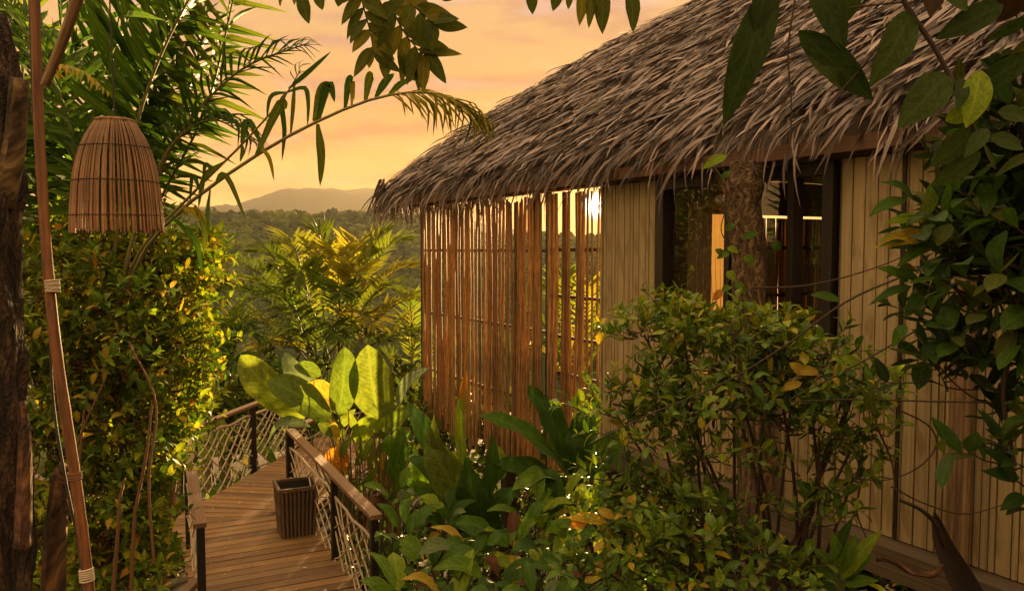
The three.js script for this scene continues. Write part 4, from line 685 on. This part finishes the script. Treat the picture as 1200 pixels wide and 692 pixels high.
// ---- broad-leaf plant by the railing: every blade its own part
function bigLeaf(root, base, tip, D, wpx, mat, { bow = 0.16, face, out = 'broad', fold = 0.24, Dt, seg = 12, wave = 0.05, stem, twist = 0, name = 'leaf', label } = {}) {
  const a = at(base[0], base[1], D), b = at(tip[0], tip[1], Dt ?? D), L = a.distanceTo(b), N = face ?? toEye(a).add(V(0, 0.4, 0)).normalize();
  const c = a.clone().lerp(b, 0.55).addScaledVector(N, bow * L);
  const m = partW(root, name, blade([a, c, b], wpx * 0.5 * D / FOCAL, N, { out, fold, seg, wave, twist }), mat, label);
  if (stem) partW(root, 'stalk', tube([at(stem[0], stem[1], stem[2] ?? D), at(mix(stem[0], base[0], 0.5) + (stem[3] ?? 0), mix(stem[1], base[1], 0.5), D), a], [0.012, 0.007], 8, 6), stem[4] ?? MAT.stalk);
  return m;
}
{
  const D = 9.7, f = at(420, 640, D); f.y = height(f.x, f.z);
  const g = thing('broad_leaf_plant', 'tall plant with huge paddle leaves arching over the railing', 'plant', f);
  const y1 = leafMat([0.19, 0.25, 0.02], { through: 0.5, wax: 0.15 }), y2 = leafMat([0.13, 0.20, 0.018], { through: 0.5, wax: 0.15 }), back = leafMat([0.19, 0.26, 0.13], { through: 0.3, wax: 0.2 });
  bigLeaf(g, [356, 490], [281, 416], D, 44, y1, { stem: [405, 600, D, -6], face: V(-0.4, 0.5, 0.8).normalize() });
  bigLeaf(g, [388, 493], [313, 445], D - 0.25, 42, y2, { stem: [410, 600, D - 0.2, -4], face: V(-0.2, 0.8, 0.7).normalize() });
  bigLeaf(g, [376, 458], [333, 413], D + 0.3, 30, back, { stem: [412, 600, D, -2], face: V(-0.5, 0.2, 0.9).normalize(), fold: 0.4 });
  bigLeaf(g, [376, 440], [345, 428], D + 0.2, 20, y2, { stem: [412, 600, D, -2] });
  bigLeaf(g, [396, 486], [404, 406], D - 0.1, 40, y2, { stem: [416, 610, D, 4], face: V(0.35, 0.15, 0.9).normalize(), fold: 0.5 });
  bigLeaf(g, [396, 478], [362, 446], D - 0.05, 26, LM.yellow, { stem: [416, 600, D, 0], label: 'leaf turning yellow orange' });
  bigLeaf(g, [444, 492], [431, 404], D - 0.15, 56, leafMat([0.15, 0.20, 0.02], { through: 0.5, wax: 0.15 }), { stem: [432, 620, D, 6], face: V(-0.15, 0.1, 1).normalize(), fold: 0.08, bow: 0.06 });
  bigLeaf(g, [466, 478], [504, 430], D, 24, back, { stem: [440, 610, D, 10], face: V(-0.5, 0.5, 0.7).normalize(), fold: 0.55, out: 'ovate' });
  bigLeaf(g, [364, 500], [310, 522], D - 0.4, 22, LM.pale, { stem: [400, 600, D - 0.2, -10], face: V(0, 1, 0.5).normalize(), bow: 0.35, out: 'ovate', fold: 0.3 });
  bigLeaf(g, [392, 522], [404, 552], D - 0.6, 34, LM.orange, { stem: [404, 620, D - 0.4, 0], face: V(-0.2, 0.2, 1).normalize(), out: 'ovate', label: 'orange dying leaf' });
  bigLeaf(g, [448, 505], [482, 476], D - 0.3, 26, y2, { stem: [436, 620, D, 8], face: V(0.2, 0.6, 0.8).normalize(), out: 'ovate' });
  bigLeaf(g, [458, 560], [470, 500], D - 0.6, 26, LM.green, { stem: [452, 640, D - 0.5, 0], out: 'ovate', face: V(0.5, 0.2, 0.9).normalize() });
  bigLeaf(g, [418, 520], [440, 486], D + 0.1, 26, LM.lime, { stem: [420, 620, D, 0], out: 'ovate' });
  bigLeaf(g, [405, 512], [372, 496], D - 0.2, 24, LM.olive, { stem: [414, 620, D, 0], out: 'ovate' });
  for (let k = 0; k < 34; k++) { const x = rr(395, 468), y = rr(500, 585), s = k % 4; bigLeaf(g, [x, y], [x + rr(-26, 26), y - rr(10, 34)], D + rr(-0.7, 0.5), rr(9, 17), pick([LM.lime, LM.mid, y1, LM.olive, LM.yellow, y2]), { stem: [x + rr(-6, 6), 640, D, rr(-5, 5), s ? MAT.stalkRed : MAT.stalk], out: 'ovate', seg: 7, face: V(rr(-0.6, 0.6), rr(0.1, 0.9), 0.8).normalize() }); }
  for (let k = 0; k < 16; k++) { const x = rr(388, 470), d = D + rr(-0.6, 0.6); partW(g, 'stalk', tube(Q([[x, 660], [x + rr(-8, 8), 580], [x + rr(-16, 16), rr(470, 530)]], d), [0.011, 0.006], 7, 5), pick([MAT.stalkRed, MAT.stalkRed, MAT.stalk])); }
  // leaves right of the far railing, over the net
  const g2 = thing('broad_leaf_plant', 'low broad leaved plant behind the sagging net railing', 'plant', V(at(250, 560, 11.3).x, height(at(250, 560, 11.3).x, -11.3), -11.3));
  for (const [b, t, w, m] of [[[255, 520], [225, 498], 16, LM.lime], [[262, 530], [258, 488], 20, y1], [[248, 540], [232, 520], 16, LM.lime], [[300, 520], [325, 545], 14, LM.mid], [[285, 560], [310, 552], 12, LM.lime], [[240, 590], [262, 566], 14, LM.mid], [[262, 580], [285, 560], 12, LM.mid], [[236, 560], [228, 540], 14, LM.lime]]) bigLeaf(g2, b, t, 11.4, w, m, { stem: [b[0] + 4, b[1] + 50, 11.4], out: 'ovate', seg: 8 });
}
// ---- bird's nest fern and strap-leaved plants below the screen
{
  const D = 7.4, f = at(665, 600, D); f.y = height(f.x, f.z);
  const g = thing('nest_fern', 'dark nest fern with long strap leaves below the bamboo screen', 'fern', f);
  const L = (b, t, w, m, o = {}) => bigLeaf(g, b, t, D, w, m, { out: 'strap', seg: 14, wave: 0.1, fold: 0.22, ...o });
  L([672, 558], [560, 486], 34, LM.green, { Dt: 7.0, bow: 0.16, face: V(-0.2, 0.9, 0.5).normalize() });
  L([668, 572], [578, 543], 32, LM.deep, { Dt: 6.9, bow: 0.12, face: V(-0.1, 0.8, 0.7).normalize() });
  L([668, 540], [618, 452], 36, LM.deep, { bow: 0.1, face: V(0.5, 0.3, 0.8).normalize(), wave: 0.2 });
  L([676, 545], [700, 462], 38, LM.deep, { bow: 0.1, face: V(-0.4, 0.3, 0.9).normalize() });
  L([684, 560], [738, 505], 36, LM.green, { Dt: 7, face: V(0, 0.6, 0.8).normalize() });
  L([672, 580], [640, 620], 30, LM.deep, { Dt: 6.8, bow: 0.3, face: V(-0.1, 0.9, 0.6).normalize() });
  L([680, 580], [716, 600], 32, LM.green, { Dt: 6.8, bow: 0.3, face: V(0.1, 0.9, 0.6).normalize() });
  L([672, 560], [650, 490], 24, LM.green, { face: V(-0.6, 0.2, 0.8).normalize() });
  L([664, 570], [600, 575], 28, LM.mid, { Dt: 6.7, bow: 0.2, face: V(0, 0.9, 0.5).normalize() });
  L([678, 566], [670, 500], 30, LM.deep, { D: 7.2 });
  const f2 = at(560, 640, 7.2); f2.y = height(f2.x, f2.z);
  const h = thing('strap_leaf_plant', 'plant with long upright leaves, one tipped orange, before the screen', 'plant', f2);
  const K = (b, t, w, m, o = {}) => bigLeaf(h, b, t, 7.0, w, m, { out: 'lance', seg: 14, wave: 0.06, fold: 0.22, ...o });
  K([548, 600], [499, 507], 44, leafMat([0.14, 0.20, 0.018], { through: 0.4 }), { bow: 0.14, face: V(-0.2, 0.55, 0.85).normalize() });
  K([585, 640], [546, 535], 48, LM.deep, { bow: 0.12, face: V(-0.5, 0.4, 0.8).normalize(), Dt: 6.9 });
  K([544, 560], [546, 434], 20, LM.lime, { face: V(-0.7, 0.1, 0.7).normalize(), bow: 0.05 });
  bigLeaf(h, [543, 486], [547, 433], 6.97, 15, LM.orange, { out: 'ovate', seg: 9, bow: 0.02, face: V(-0.7, 0.1, 0.7).normalize(), label: 'orange withered leaf tip' });
  K([512, 600], [486, 520], 22, LM.mid, { face: V(-0.4, 0.3, 0.9).normalize() });
  K([530, 570], [478, 470], 26, LM.deep, { face: V(-0.2, 0.8, 0.6).normalize(), bow: 0.2, Dt: 7.3 });
  K([536, 560], [508, 484], 20, LM.olive, { face: V(-0.6, 0.3, 0.8).normalize() });
  K([560, 600], [576, 505], 22, LM.deep, { face: V(0.5, 0.3, 0.8).normalize() });
  K([520, 580], [476, 535], 22, LM.deep, { Dt: 6.9, bow: 0.25, face: V(-0.1, 0.9, 0.5).normalize() });
  K([555, 620], [612, 570], 26, LM.deep, { bow: 0.2, face: V(0.2, 0.8, 0.7).normalize() });
  K([540, 610], [470, 560], 24, LM.green, { bow: 0.2, face: V(-0.2, 0.8, 0.7).normalize() });
  for (const [b, t, m] of [[[590, 560], [584, 522], LM.lime], [[600, 590], [572, 585], LM.brown], [[572, 570], [600, 540], LM.green]]) bigLeaf(h, b, t, 7.3, 16, m, { out: 'ovate' });
}
// ---- low broad-leaved ground plants in front
{
  let n = 0;
  const where = ['beside the black railing post', 'in front of the nest fern', 'at the bottom edge', 'below the strap leaved plant', 'beside the yellow leaved shrub'];
  const spots = [[475, 640, 6.3], [520, 620, 6.6], [500, 680, 5.8], [556, 660, 6.1], [600, 640, 6.4], [585, 700, 5.6], [640, 670, 5.9], [630, 610, 6.7], [690, 640, 6.3], [680, 700, 5.5], [535, 715, 5.4], [465, 590, 7.2], [515, 575, 7.3], [625, 720, 5.3], [720, 690, 5.6], [470, 715, 5.5], [660, 600, 6.9], [760, 700, 5.4]];
  const words = ['clump of broad green leaves beside the black railing post', 'clump of folded leaves just right of the railing end', 'low silvery striped leaves at the bottom edge by the railing', 'clump of drooping green leaves below the strap leaved plant', 'clump of wide leaves under the nest fern', 'pale striped leaf clump at the bottom edge below the strap plant', 'dark leaf clump at the foot of the nest fern', 'small clump right under the long strap leaves', 'leaf clump touching the yellow leaved shrub', 'lowest leaf clump left of the glossy shrub', 'bottom edge leaf clump with one brown leaf', 'leaf clump growing through the net at the railing corner', 'leaf clump between railing corner and strap plant', 'bottom edge leaf clump under the nest fern', 'leaf clump under the glossy shrub foliage', 'leaf clump at the very bottom beside the railing post', 'shaded leaf clump behind the yellow leaved twig', 'leaf clump hidden at the glossy shrub foot'];
  spots.forEach(([px, py, D], i) => {
    const c = at(px, py, D), f = c.clone(); f.y = Math.min(c.y - 0.12, height(c.x, c.z) + 0.02);
    const g = thing('ground_plant', words[i], 'plant', f, 'low plants along the walkway'), k = 11 + Math.floor(rr(0, 5));
    const main = pick([LM.green, LM.mid, LM.deep, LM.green]);
    for (let j = 0; j < k; j++) {
      const a = j * 2.4 + rr(-0.4, 0.4), out = V(Math.cos(a), 0, Math.sin(a)), s = rr(0.2, 0.4), top = f.clone().add(V(0, (c.y - f.y) + rr(-0.05, 0.16), 0)).addScaledVector(out, rr(0.03, 0.16));
      const tip = top.clone().addScaledVector(out, s * rr(0.5, 0.95)).add(V(0, s * rr(-0.35, 0.7), 0)), mid = top.clone().lerp(tip, 0.5).add(V(0, s * 0.16, 0));
      const N = UP.clone().addScaledVector(out, -0.3).add(V(0, 0, 0.35)).addScaledVector(rv(), 0.3).normalize();
      partW(g, 'leaf', blade([top, mid, tip], s * rr(0.15, 0.24), N, { out: pick(['ovate', 'ovate', 'lance', 'broad']), fold: rr(0.1, 0.5), seg: 8, wave: 0.05, twist: rr(-0.3, 0.3) }), rnd() < 0.06 ? LM.brown : rnd() < 0.06 ? LM.yellow : rnd() < 0.55 ? main : pick([LM.green, LM.mid, LM.deep, LM.pale, LM.lime]));
      if (j % 2) partW(g, 'stalk', tube([f, f.clone().lerp(top, 0.6).addScaledVector(out, 0.02), top], [0.006, 0.004], 4, 5), MAT.stalk);
    }
  });
}
// ---- glossy shrub in front of the hut
{
  const D = 4.3, f = at(915, 760, D); f.y = 0.3;
  const g = thing('glossy_shrub', 'large glossy leaved shrub spreading in front of the hut wall', 'shrub', f);
  const list = [[2.4, [0.078, 0.165, 0.009]], [3, [0.14, 0.245, 0.011]], [2.6, [0.26, 0.345, 0.014]], [0.3, [0.54, 0.42, 0.02]]];
  const lime = [[1.2, [0.10, 0.20, 0.009]], [3, [0.18, 0.29, 0.011]], [3.4, [0.31, 0.38, 0.014]], [0.8, [0.52, 0.44, 0.02]]];  // yellower mix: sunlight on the upper sprays put into the leaf colour
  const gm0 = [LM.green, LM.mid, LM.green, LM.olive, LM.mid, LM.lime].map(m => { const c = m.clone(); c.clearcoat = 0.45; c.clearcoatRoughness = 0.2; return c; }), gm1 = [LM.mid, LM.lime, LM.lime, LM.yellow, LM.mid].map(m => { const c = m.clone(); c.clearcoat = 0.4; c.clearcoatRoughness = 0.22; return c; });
  const shiny = leafMat([1, 1, 1], { map: tissue, through: 0.4, wax: 0.45, waxRough: 0.2 });
  const sunTinted = [[755, 392, 4.7, 45, 13, 0.25, 24], [800, 386, 4.6, 45, 13, 0.25, 24], [850, 398, 4.5, 50, 15, 0.3, 28], [905, 405, 4.4, 42, 16, 0.3, 22], [745, 612, 4.2, 60, 14, 0.3, 22], [690, 608, 4.3, 28, 11, 0.2, 9], [770, 650, 4.0, 60, 16, 0.3, 22], [720, 482, 4.5, 38, 12, 0.2, 12]];  // clumps whose sunlit look is painted by the lime leaf colours
  const B = [[945, 422, 4.4, 38, 16, 0.25, 16], [860, 435, 4.4, 75, 14, 0.35, 32], [930, 452, 4.3, 58, 18, 0.3, 28], [990, 458, 4.2, 45, 18, 0.25, 16], [765, 458, 4.5, 45, 13, 0.25, 14], [815, 472, 4.3, 60, 16, 0.3, 26], [895, 490, 4.3, 60, 20, 0.3, 24], [960, 505, 4.2, 50, 20, 0.3, 16], [1010, 500, 4.2, 40, 18, 0.25, 10], [755, 518, 4.3, 58, 14, 0.3, 18], [820, 532, 4.2, 46, 18, 0.3, 16], [950, 560, 4.3, 40, 22, 0.3, 10], [1000, 560, 4.2, 34, 18, 0.2, 7], [735, 562, 4.4, 40, 12, 0.2, 10], [790, 582, 4.2, 48, 15, 0.3, 16], [825, 620, 4.0, 52, 18, 0.3, 20], [840, 668, 3.9, 60, 18, 0.3, 20], [715, 672, 4.1, 50, 16, 0.3, 14], [905, 665, 3.9, 36, 18, 0.3, 10], [945, 612, 4.0, 32, 18, 0.25, 7]];
  const so = { geos: G.glossy, len: [0.05, 0.115], stemR: 0.014, perTwig: 9, twigL: [0.12, 0.26], lift: 0.7, mat: shiny };
  shrub(g, f, B, { ...so, palette: pal(list), ind: 180, mats: gm0 });
  shrub(g, f, sunTinted, { ...so, palette: pal(lime), ind: 115, mats: gm1 });
  for (const [l, r] of [[[[930, 700], [945, 600], [985, 500], [1000, 460]], 0.022], [[[900, 700], [930, 640], [950, 600], [960, 560]], 0.03], [[[905, 720], [895, 600], [870, 500]], 0.016]]) partW(g, 'limb', tube(Q(l, 4.35), [r, r * 0.5], 12, 8), MAT.trunkRed);
  // long bare shoots arching across
  for (const [l, D2, r] of [[[[1062, 322], [994, 352], [920, 405], [851, 447], [760, 486], [690, 520]], 3.9, 0.006], [[[1200, 472], [1090, 470], [1000, 468], [925, 470]], 3.8, 0.0055], [[[1140, 345], [1060, 395], [990, 435], [925, 468]], 3.9, 0.006], [[[880, 337], [940, 335], [985, 326], [1030, 312], [1060, 300]], 4.6, 0.006], [[[880, 340], [890, 370], [893, 400]], 4.6, 0.005], [[[1050, 478], [1090, 500], [1098, 520], [1080, 545], [1040, 562], [1000, 560]], 3.9, 0.005], [[[1045, 570], [1080, 588], [1130, 602], [1180, 590]], 3.9, 0.005], [[[1028, 500], [1045, 540], [1050, 575]], 3.9, 0.006], [[[1010, 560], [1005, 600], [1020, 640]], 4.0, 0.006]]) partW(g, 'shoot', tube(Q(l, D2), [r, r * 0.5], 24, 6), MAT.twig);
  const gm = [LM.green, LM.mid, LM.deep, LM.lime];
  for (const [b, t, w, m] of [[[985, 352], [950, 345], 12, LM.green], [[945, 440], [925, 425], 14, LM.yellow], [[960, 436], [930, 436], 14, LM.yellow], [[990, 425], [978, 442], 14, LM.yellow], [[1010, 430], [985, 418], 14, LM.lime], [[940, 448], [915, 458], 12, LM.yellow], [[1045, 445], [1060, 425], 14, LM.lime], [[712, 612], [665, 606], 15, LM.yellow], [[690, 606], [668, 618], 18, LM.orange], [[720, 606], [700, 598], 13, LM.yellow], [[700, 590], [680, 575], 12, LM.lime], [[735, 595], [745, 580], 13, LM.yellow]]) bigLeaf(g, b, t, 4.0, w, m, { out: 'ovate', seg: 7 });
  // plant at its foot
  const r = thing('rosette_plant', 'small rosette of long green leaves at the bottom under the shrub', 'plant', V(at(985, 720, 4).x, 0.35, -4));
  for (const [b, t, w] of [[[985, 670], [975, 620], 15], [[985, 672], [1005, 625], 16], [[980, 668], [950, 640], 13], [[990, 675], [1025, 650], 14], [[985, 680], [1035, 620], 18], [[982, 680], [940, 660], 14], [[988, 685], [1030, 680], 15], [[980, 690], [950, 685], 14], [[990, 680], [1010, 660], 16], [[975, 660], [1000, 605], 13]]) bigLeaf(r, b, t, 4, w, pick(gm), { out: 'lance', seg: 8, stem: [985, 715, 4] });
}
// ---- vine on the trunk column
{
  const g = thing('climbing_vine', 'thin vine with yellow green leaves climbing the trunk column', 'vine', at(850, 400, 5.7));
  partW(g, 'stem', tube(Q([[856, 400], [848, 350], [862, 300], [845, 270], [858, 220], [838, 185]], 5.7), 0.004, 24, 5), MAT.twig);
  for (const [b, t, w, m] of [[[856, 296], [840, 303], 9, LM.mid], [[852, 290], [866, 296], 9, LM.lime], [[852, 318], [862, 328], 12, LM.lime], [[848, 340], [836, 352], 11, LM.orange], [[852, 352], [862, 372], 12, LM.lime], [[846, 340], [858, 336], 9, LM.mid], [[850, 300], [838, 292], 9, LM.green], [[870, 280], [890, 272], 10, LM.green], [[872, 300], [884, 310], 12, LM.mid], [[862, 330], [874, 345], 12, LM.mid], [[905, 285], [916, 292], 13, LM.deep], [[850, 270], [862, 262], 9, LM.green], [[848, 378], [838, 366], 9, LM.lime], [[840, 388], [825, 380], 10, LM.yellow], [[852, 182], [823, 198], 13, LM.lime], [[846, 210], [856, 200], 8, LM.green]]) bigLeaf(g, b, t, 5.66, w, m, { out: 'ovate', seg: 7 });
}
// ---- leaves hanging into the picture from above
function pinnate(root, pts, D, lpx, wpx, n, mats, skip = 0.15) {
  const c = new THREE.CatmullRomCurve3(Q(pts, D)); const body = partW(root, 'spray', tube(Q(pts, D), [0.0035, 0.0018], 16, 5), MAT.twig);
  for (let i = 0; i < n; i++) for (const s of [-1, 1]) { if (rnd() < skip) continue; const t = (i + 0.5 + s * 0.2) / n, p = c.getPoint(t), T = c.getTangent(t), S = V(-T.y, T.x, 0).normalize().multiplyScalar(s); const dir = T.clone().multiplyScalar(0.55).addScaledVector(S, 0.8).add(V(0, -0.3, rr(-0.35, 0.35))).normalize(), L = lpx * D / FOCAL * rr(0.8, 1.15); const tip = p.clone().addScaledVector(dir, L), N = V(rr(-0.5, 0.5), rr(-0.2, 0.5), 1).normalize(); partW(body, 'leaf', blade([p, p.clone().lerp(tip, 0.5).addScaledVector(N, L * 0.06), tip], wpx * 0.5 * D / FOCAL, N, { out: 'ovate', fold: 0.2, seg: 7 }), pick(mats)); }
  return body;
}
{
  const D = 3, dk = [leafMat([0.10, 0.13, 0.015], { through: 0.5, wax: 0.1 }), leafMat([0.14, 0.165, 0.018], { through: 0.5, wax: 0.1 }), leafMat([0.24, 0.22, 0.02], { through: 0.45, wax: 0.1 })];
  const g = thing('overhanging_branch', 'leafy branch hanging into the sky from above, left of the roof', 'branch', at(460, -60, D));
  partW(g, 'twig', tube(Q([[380, -60], [440, -40], [520, -50], [640, -30], [760, -40]], D), 0.006, 16, 6), MAT.twig);
  pinnate(g, [[418, -40], [424, 0], [433, 35], [438, 62]], D, 38, 16, 8, dk, 0.05);
  pinnate(g, [[446, -40], [457, 0], [470, 32], [490, 58], [500, 66]], D, 42, 16, 9, dk, 0.05);
  pinnate(g, [[470, -40], [480, 0], [500, 20], [512, 30]], D - 0.1, 38, 17, 6, dk, 0.1);
  for (const [b, t, w, m] of [[[498, 55], [523, 98], 18, 0], [[480, 62], [470, 96], 15, 1], [[455, 50], [452, 95], 20, 1], [[490, 66], [485, 95], 18, 1], [[470, 60], [478, 92], 18, 0], [[436, 60], [432, 80], 10, 2], [[352, -10], [362, 28], 18, 0], [[372, -14], [378, 12], 16, 1], [[400, -12], [396, 8], 14, 0], [[330, -10], [328, 8], 6, 2], [[345, -10], [345, 6], 6, 2], [[622, -14], [624, 17], 15, 0], [[655, -14], [648, 13], 15, 0], [[668, -10], [666, 11], 9, 1], [[684, -16], [679, 30], 15, 2], [[694, -16], [690, 33], 13, 1], [[706, -20], [706, 40], 21, 0], [[738, -20], [742, 38], 21, 0], [[696, -16], [700, 18], 9, 2], [[516, -8], [530, 0], 14, 0]]) bigLeaf(g, b, t, D, w, dk[m], { out: 'ovate', seg: 8, bow: 0.03, face: V(rr(-0.4, 0.4), rr(0, 0.4), 1).normalize() });
}
{
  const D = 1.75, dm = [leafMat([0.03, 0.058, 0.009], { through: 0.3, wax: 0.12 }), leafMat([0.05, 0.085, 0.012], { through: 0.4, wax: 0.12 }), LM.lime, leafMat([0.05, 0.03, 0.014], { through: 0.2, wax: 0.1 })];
  const g = thing('near_branch', 'dark near branch with large leaves in front of the thatch', 'branch', at(1060, -60, D));
  partW(g, 'stem', tube(Q([[1040, -50], [1062, 5], [1095, 55], [1118, 98], [1138, 140], [1150, 170]], D), [0.0065, 0.004], 20, 7), MAT.twig);
  partW(g, 'stem', tube(Q([[1066, 8], [1040, 40], [1005, 85], [965, 130], [940, 165]], D), [0.0035, 0.002], 18, 6), MAT.twig);
  partW(g, 'stem', tube(Q([[935, -20], [924, 60], [928, 130], [922, 200]], D), [0.0022, 0.0015], 12, 5), MAT.twig);
  partW(g, 'stem', tube(Q([[996, 9], [1030, 5], [1062, 2]], D), [0.002, 0.0025], 6, 5), MAT.twig);
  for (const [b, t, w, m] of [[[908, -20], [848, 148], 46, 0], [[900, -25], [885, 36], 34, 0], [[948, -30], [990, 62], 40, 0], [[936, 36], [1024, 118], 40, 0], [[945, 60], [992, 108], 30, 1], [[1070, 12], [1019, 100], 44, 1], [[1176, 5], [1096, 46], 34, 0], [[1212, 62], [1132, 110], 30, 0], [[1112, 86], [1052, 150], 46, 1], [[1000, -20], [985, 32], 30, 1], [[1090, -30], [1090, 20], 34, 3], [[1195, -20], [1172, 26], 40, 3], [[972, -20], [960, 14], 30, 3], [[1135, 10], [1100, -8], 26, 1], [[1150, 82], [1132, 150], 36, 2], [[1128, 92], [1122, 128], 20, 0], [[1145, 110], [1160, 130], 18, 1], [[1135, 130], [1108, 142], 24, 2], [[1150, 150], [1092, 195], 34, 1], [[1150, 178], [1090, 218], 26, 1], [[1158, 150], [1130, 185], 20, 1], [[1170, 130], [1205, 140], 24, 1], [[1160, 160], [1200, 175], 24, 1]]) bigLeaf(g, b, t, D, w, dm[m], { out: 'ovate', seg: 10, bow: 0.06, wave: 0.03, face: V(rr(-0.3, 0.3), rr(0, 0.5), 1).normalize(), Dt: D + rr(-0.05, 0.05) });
}
// ---- leafy tree at the right edge
{
  const D = 2.9, f = at(1260, 760, D); f.y = 0.4;
  const g = thing('glossy_tree', 'dark glossy leaved tree reaching in from the right edge', 'tree', f);
  partW(g, 'trunk', tube([f, at(1250, 500, D), at(1235, 300, D), at(1210, 180, D)], [0.05, 0.025], 14, 8), MAT.trunkDark);
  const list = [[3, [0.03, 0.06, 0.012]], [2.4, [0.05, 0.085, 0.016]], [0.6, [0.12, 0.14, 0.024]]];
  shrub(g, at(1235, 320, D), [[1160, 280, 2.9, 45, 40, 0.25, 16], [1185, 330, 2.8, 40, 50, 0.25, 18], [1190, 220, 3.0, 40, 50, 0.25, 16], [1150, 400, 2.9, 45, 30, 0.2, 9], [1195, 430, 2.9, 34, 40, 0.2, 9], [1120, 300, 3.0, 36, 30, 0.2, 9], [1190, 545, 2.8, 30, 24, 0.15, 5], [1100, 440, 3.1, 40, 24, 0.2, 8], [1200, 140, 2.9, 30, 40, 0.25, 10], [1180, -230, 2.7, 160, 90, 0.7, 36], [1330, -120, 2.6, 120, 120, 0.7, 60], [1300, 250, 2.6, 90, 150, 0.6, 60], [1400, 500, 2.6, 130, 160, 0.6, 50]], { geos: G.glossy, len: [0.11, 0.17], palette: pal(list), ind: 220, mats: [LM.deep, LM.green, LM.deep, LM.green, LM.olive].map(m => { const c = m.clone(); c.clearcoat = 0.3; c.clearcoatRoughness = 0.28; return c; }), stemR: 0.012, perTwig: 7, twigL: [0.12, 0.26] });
  for (const [b, t, w, m] of [[[1072, 236], [1032, 213], 17, LM.deep], [[1062, 233], [1018, 254], 16, LM.green], [[1082, 256], [1036, 262], 14, LM.lime], [[1090, 276], [1024, 291], 22, LM.yellow], [[1092, 282], [1042, 292], 18, LM.deep], [[1096, 284], [1050, 314], 18, LM.green], [[1080, 258], [1090, 215], 20, LM.mid], [[1130, 200], [1112, 230], 16, LM.deep], [[1172, 246], [1168, 218], 22, LM.lime], [[1200, 222], [1180, 234], 15, LM.lime], [[1066, 274], [1030, 282], 12, LM.lime], [[1066, 330], [1028, 314], 14, LM.green], [[1078, 330], [1042, 318], 16, LM.deep], [[1068, 335], [1018, 358], 12, LM.deep], [[1080, 345], [1060, 372], 18, LM.deep], [[1095, 400], [1082, 425], 17, LM.deep], [[1062, 380], [1046, 408], 15, LM.green], [[1190, 566], [1150, 525], 22, LM.deep], [[1195, 560], [1152, 552], 18, LM.deep], [[1200, 580], [1172, 598], 18, LM.deep], [[1090, 250], [1104, 280], 18, LM.deep]]) bigLeaf(g, b, t, 2.9, w, m, { out: 'lance', seg: 8, face: V(rr(-0.5, 0.3), rr(0.2, 0.9), 0.8).normalize() });
  for (const [l, r] of [[[[1230, 330], [1160, 300], [1100, 285], [1070, 250]], 0.007], [[[1230, 380], [1150, 370], [1110, 330], [1060, 325]], 0.007], [[[1220, 480], [1150, 470], [1110, 440], [1090, 410]], 0.005], [[[1225, 600], [1195, 565], [1150, 550]], 0.005], [[[1155, 300], [1180, 380], [1200, 460]], 0.005]]) partW(g, 'branch', tube(Q(l, 2.9), [r, r * 0.4], 14, 6), MAT.twig);
}
scene.traverse(o => { if (o.isMesh) { o.castShadow = true; o.receiveShadow = true; } });
renderer.render(scene, camera);
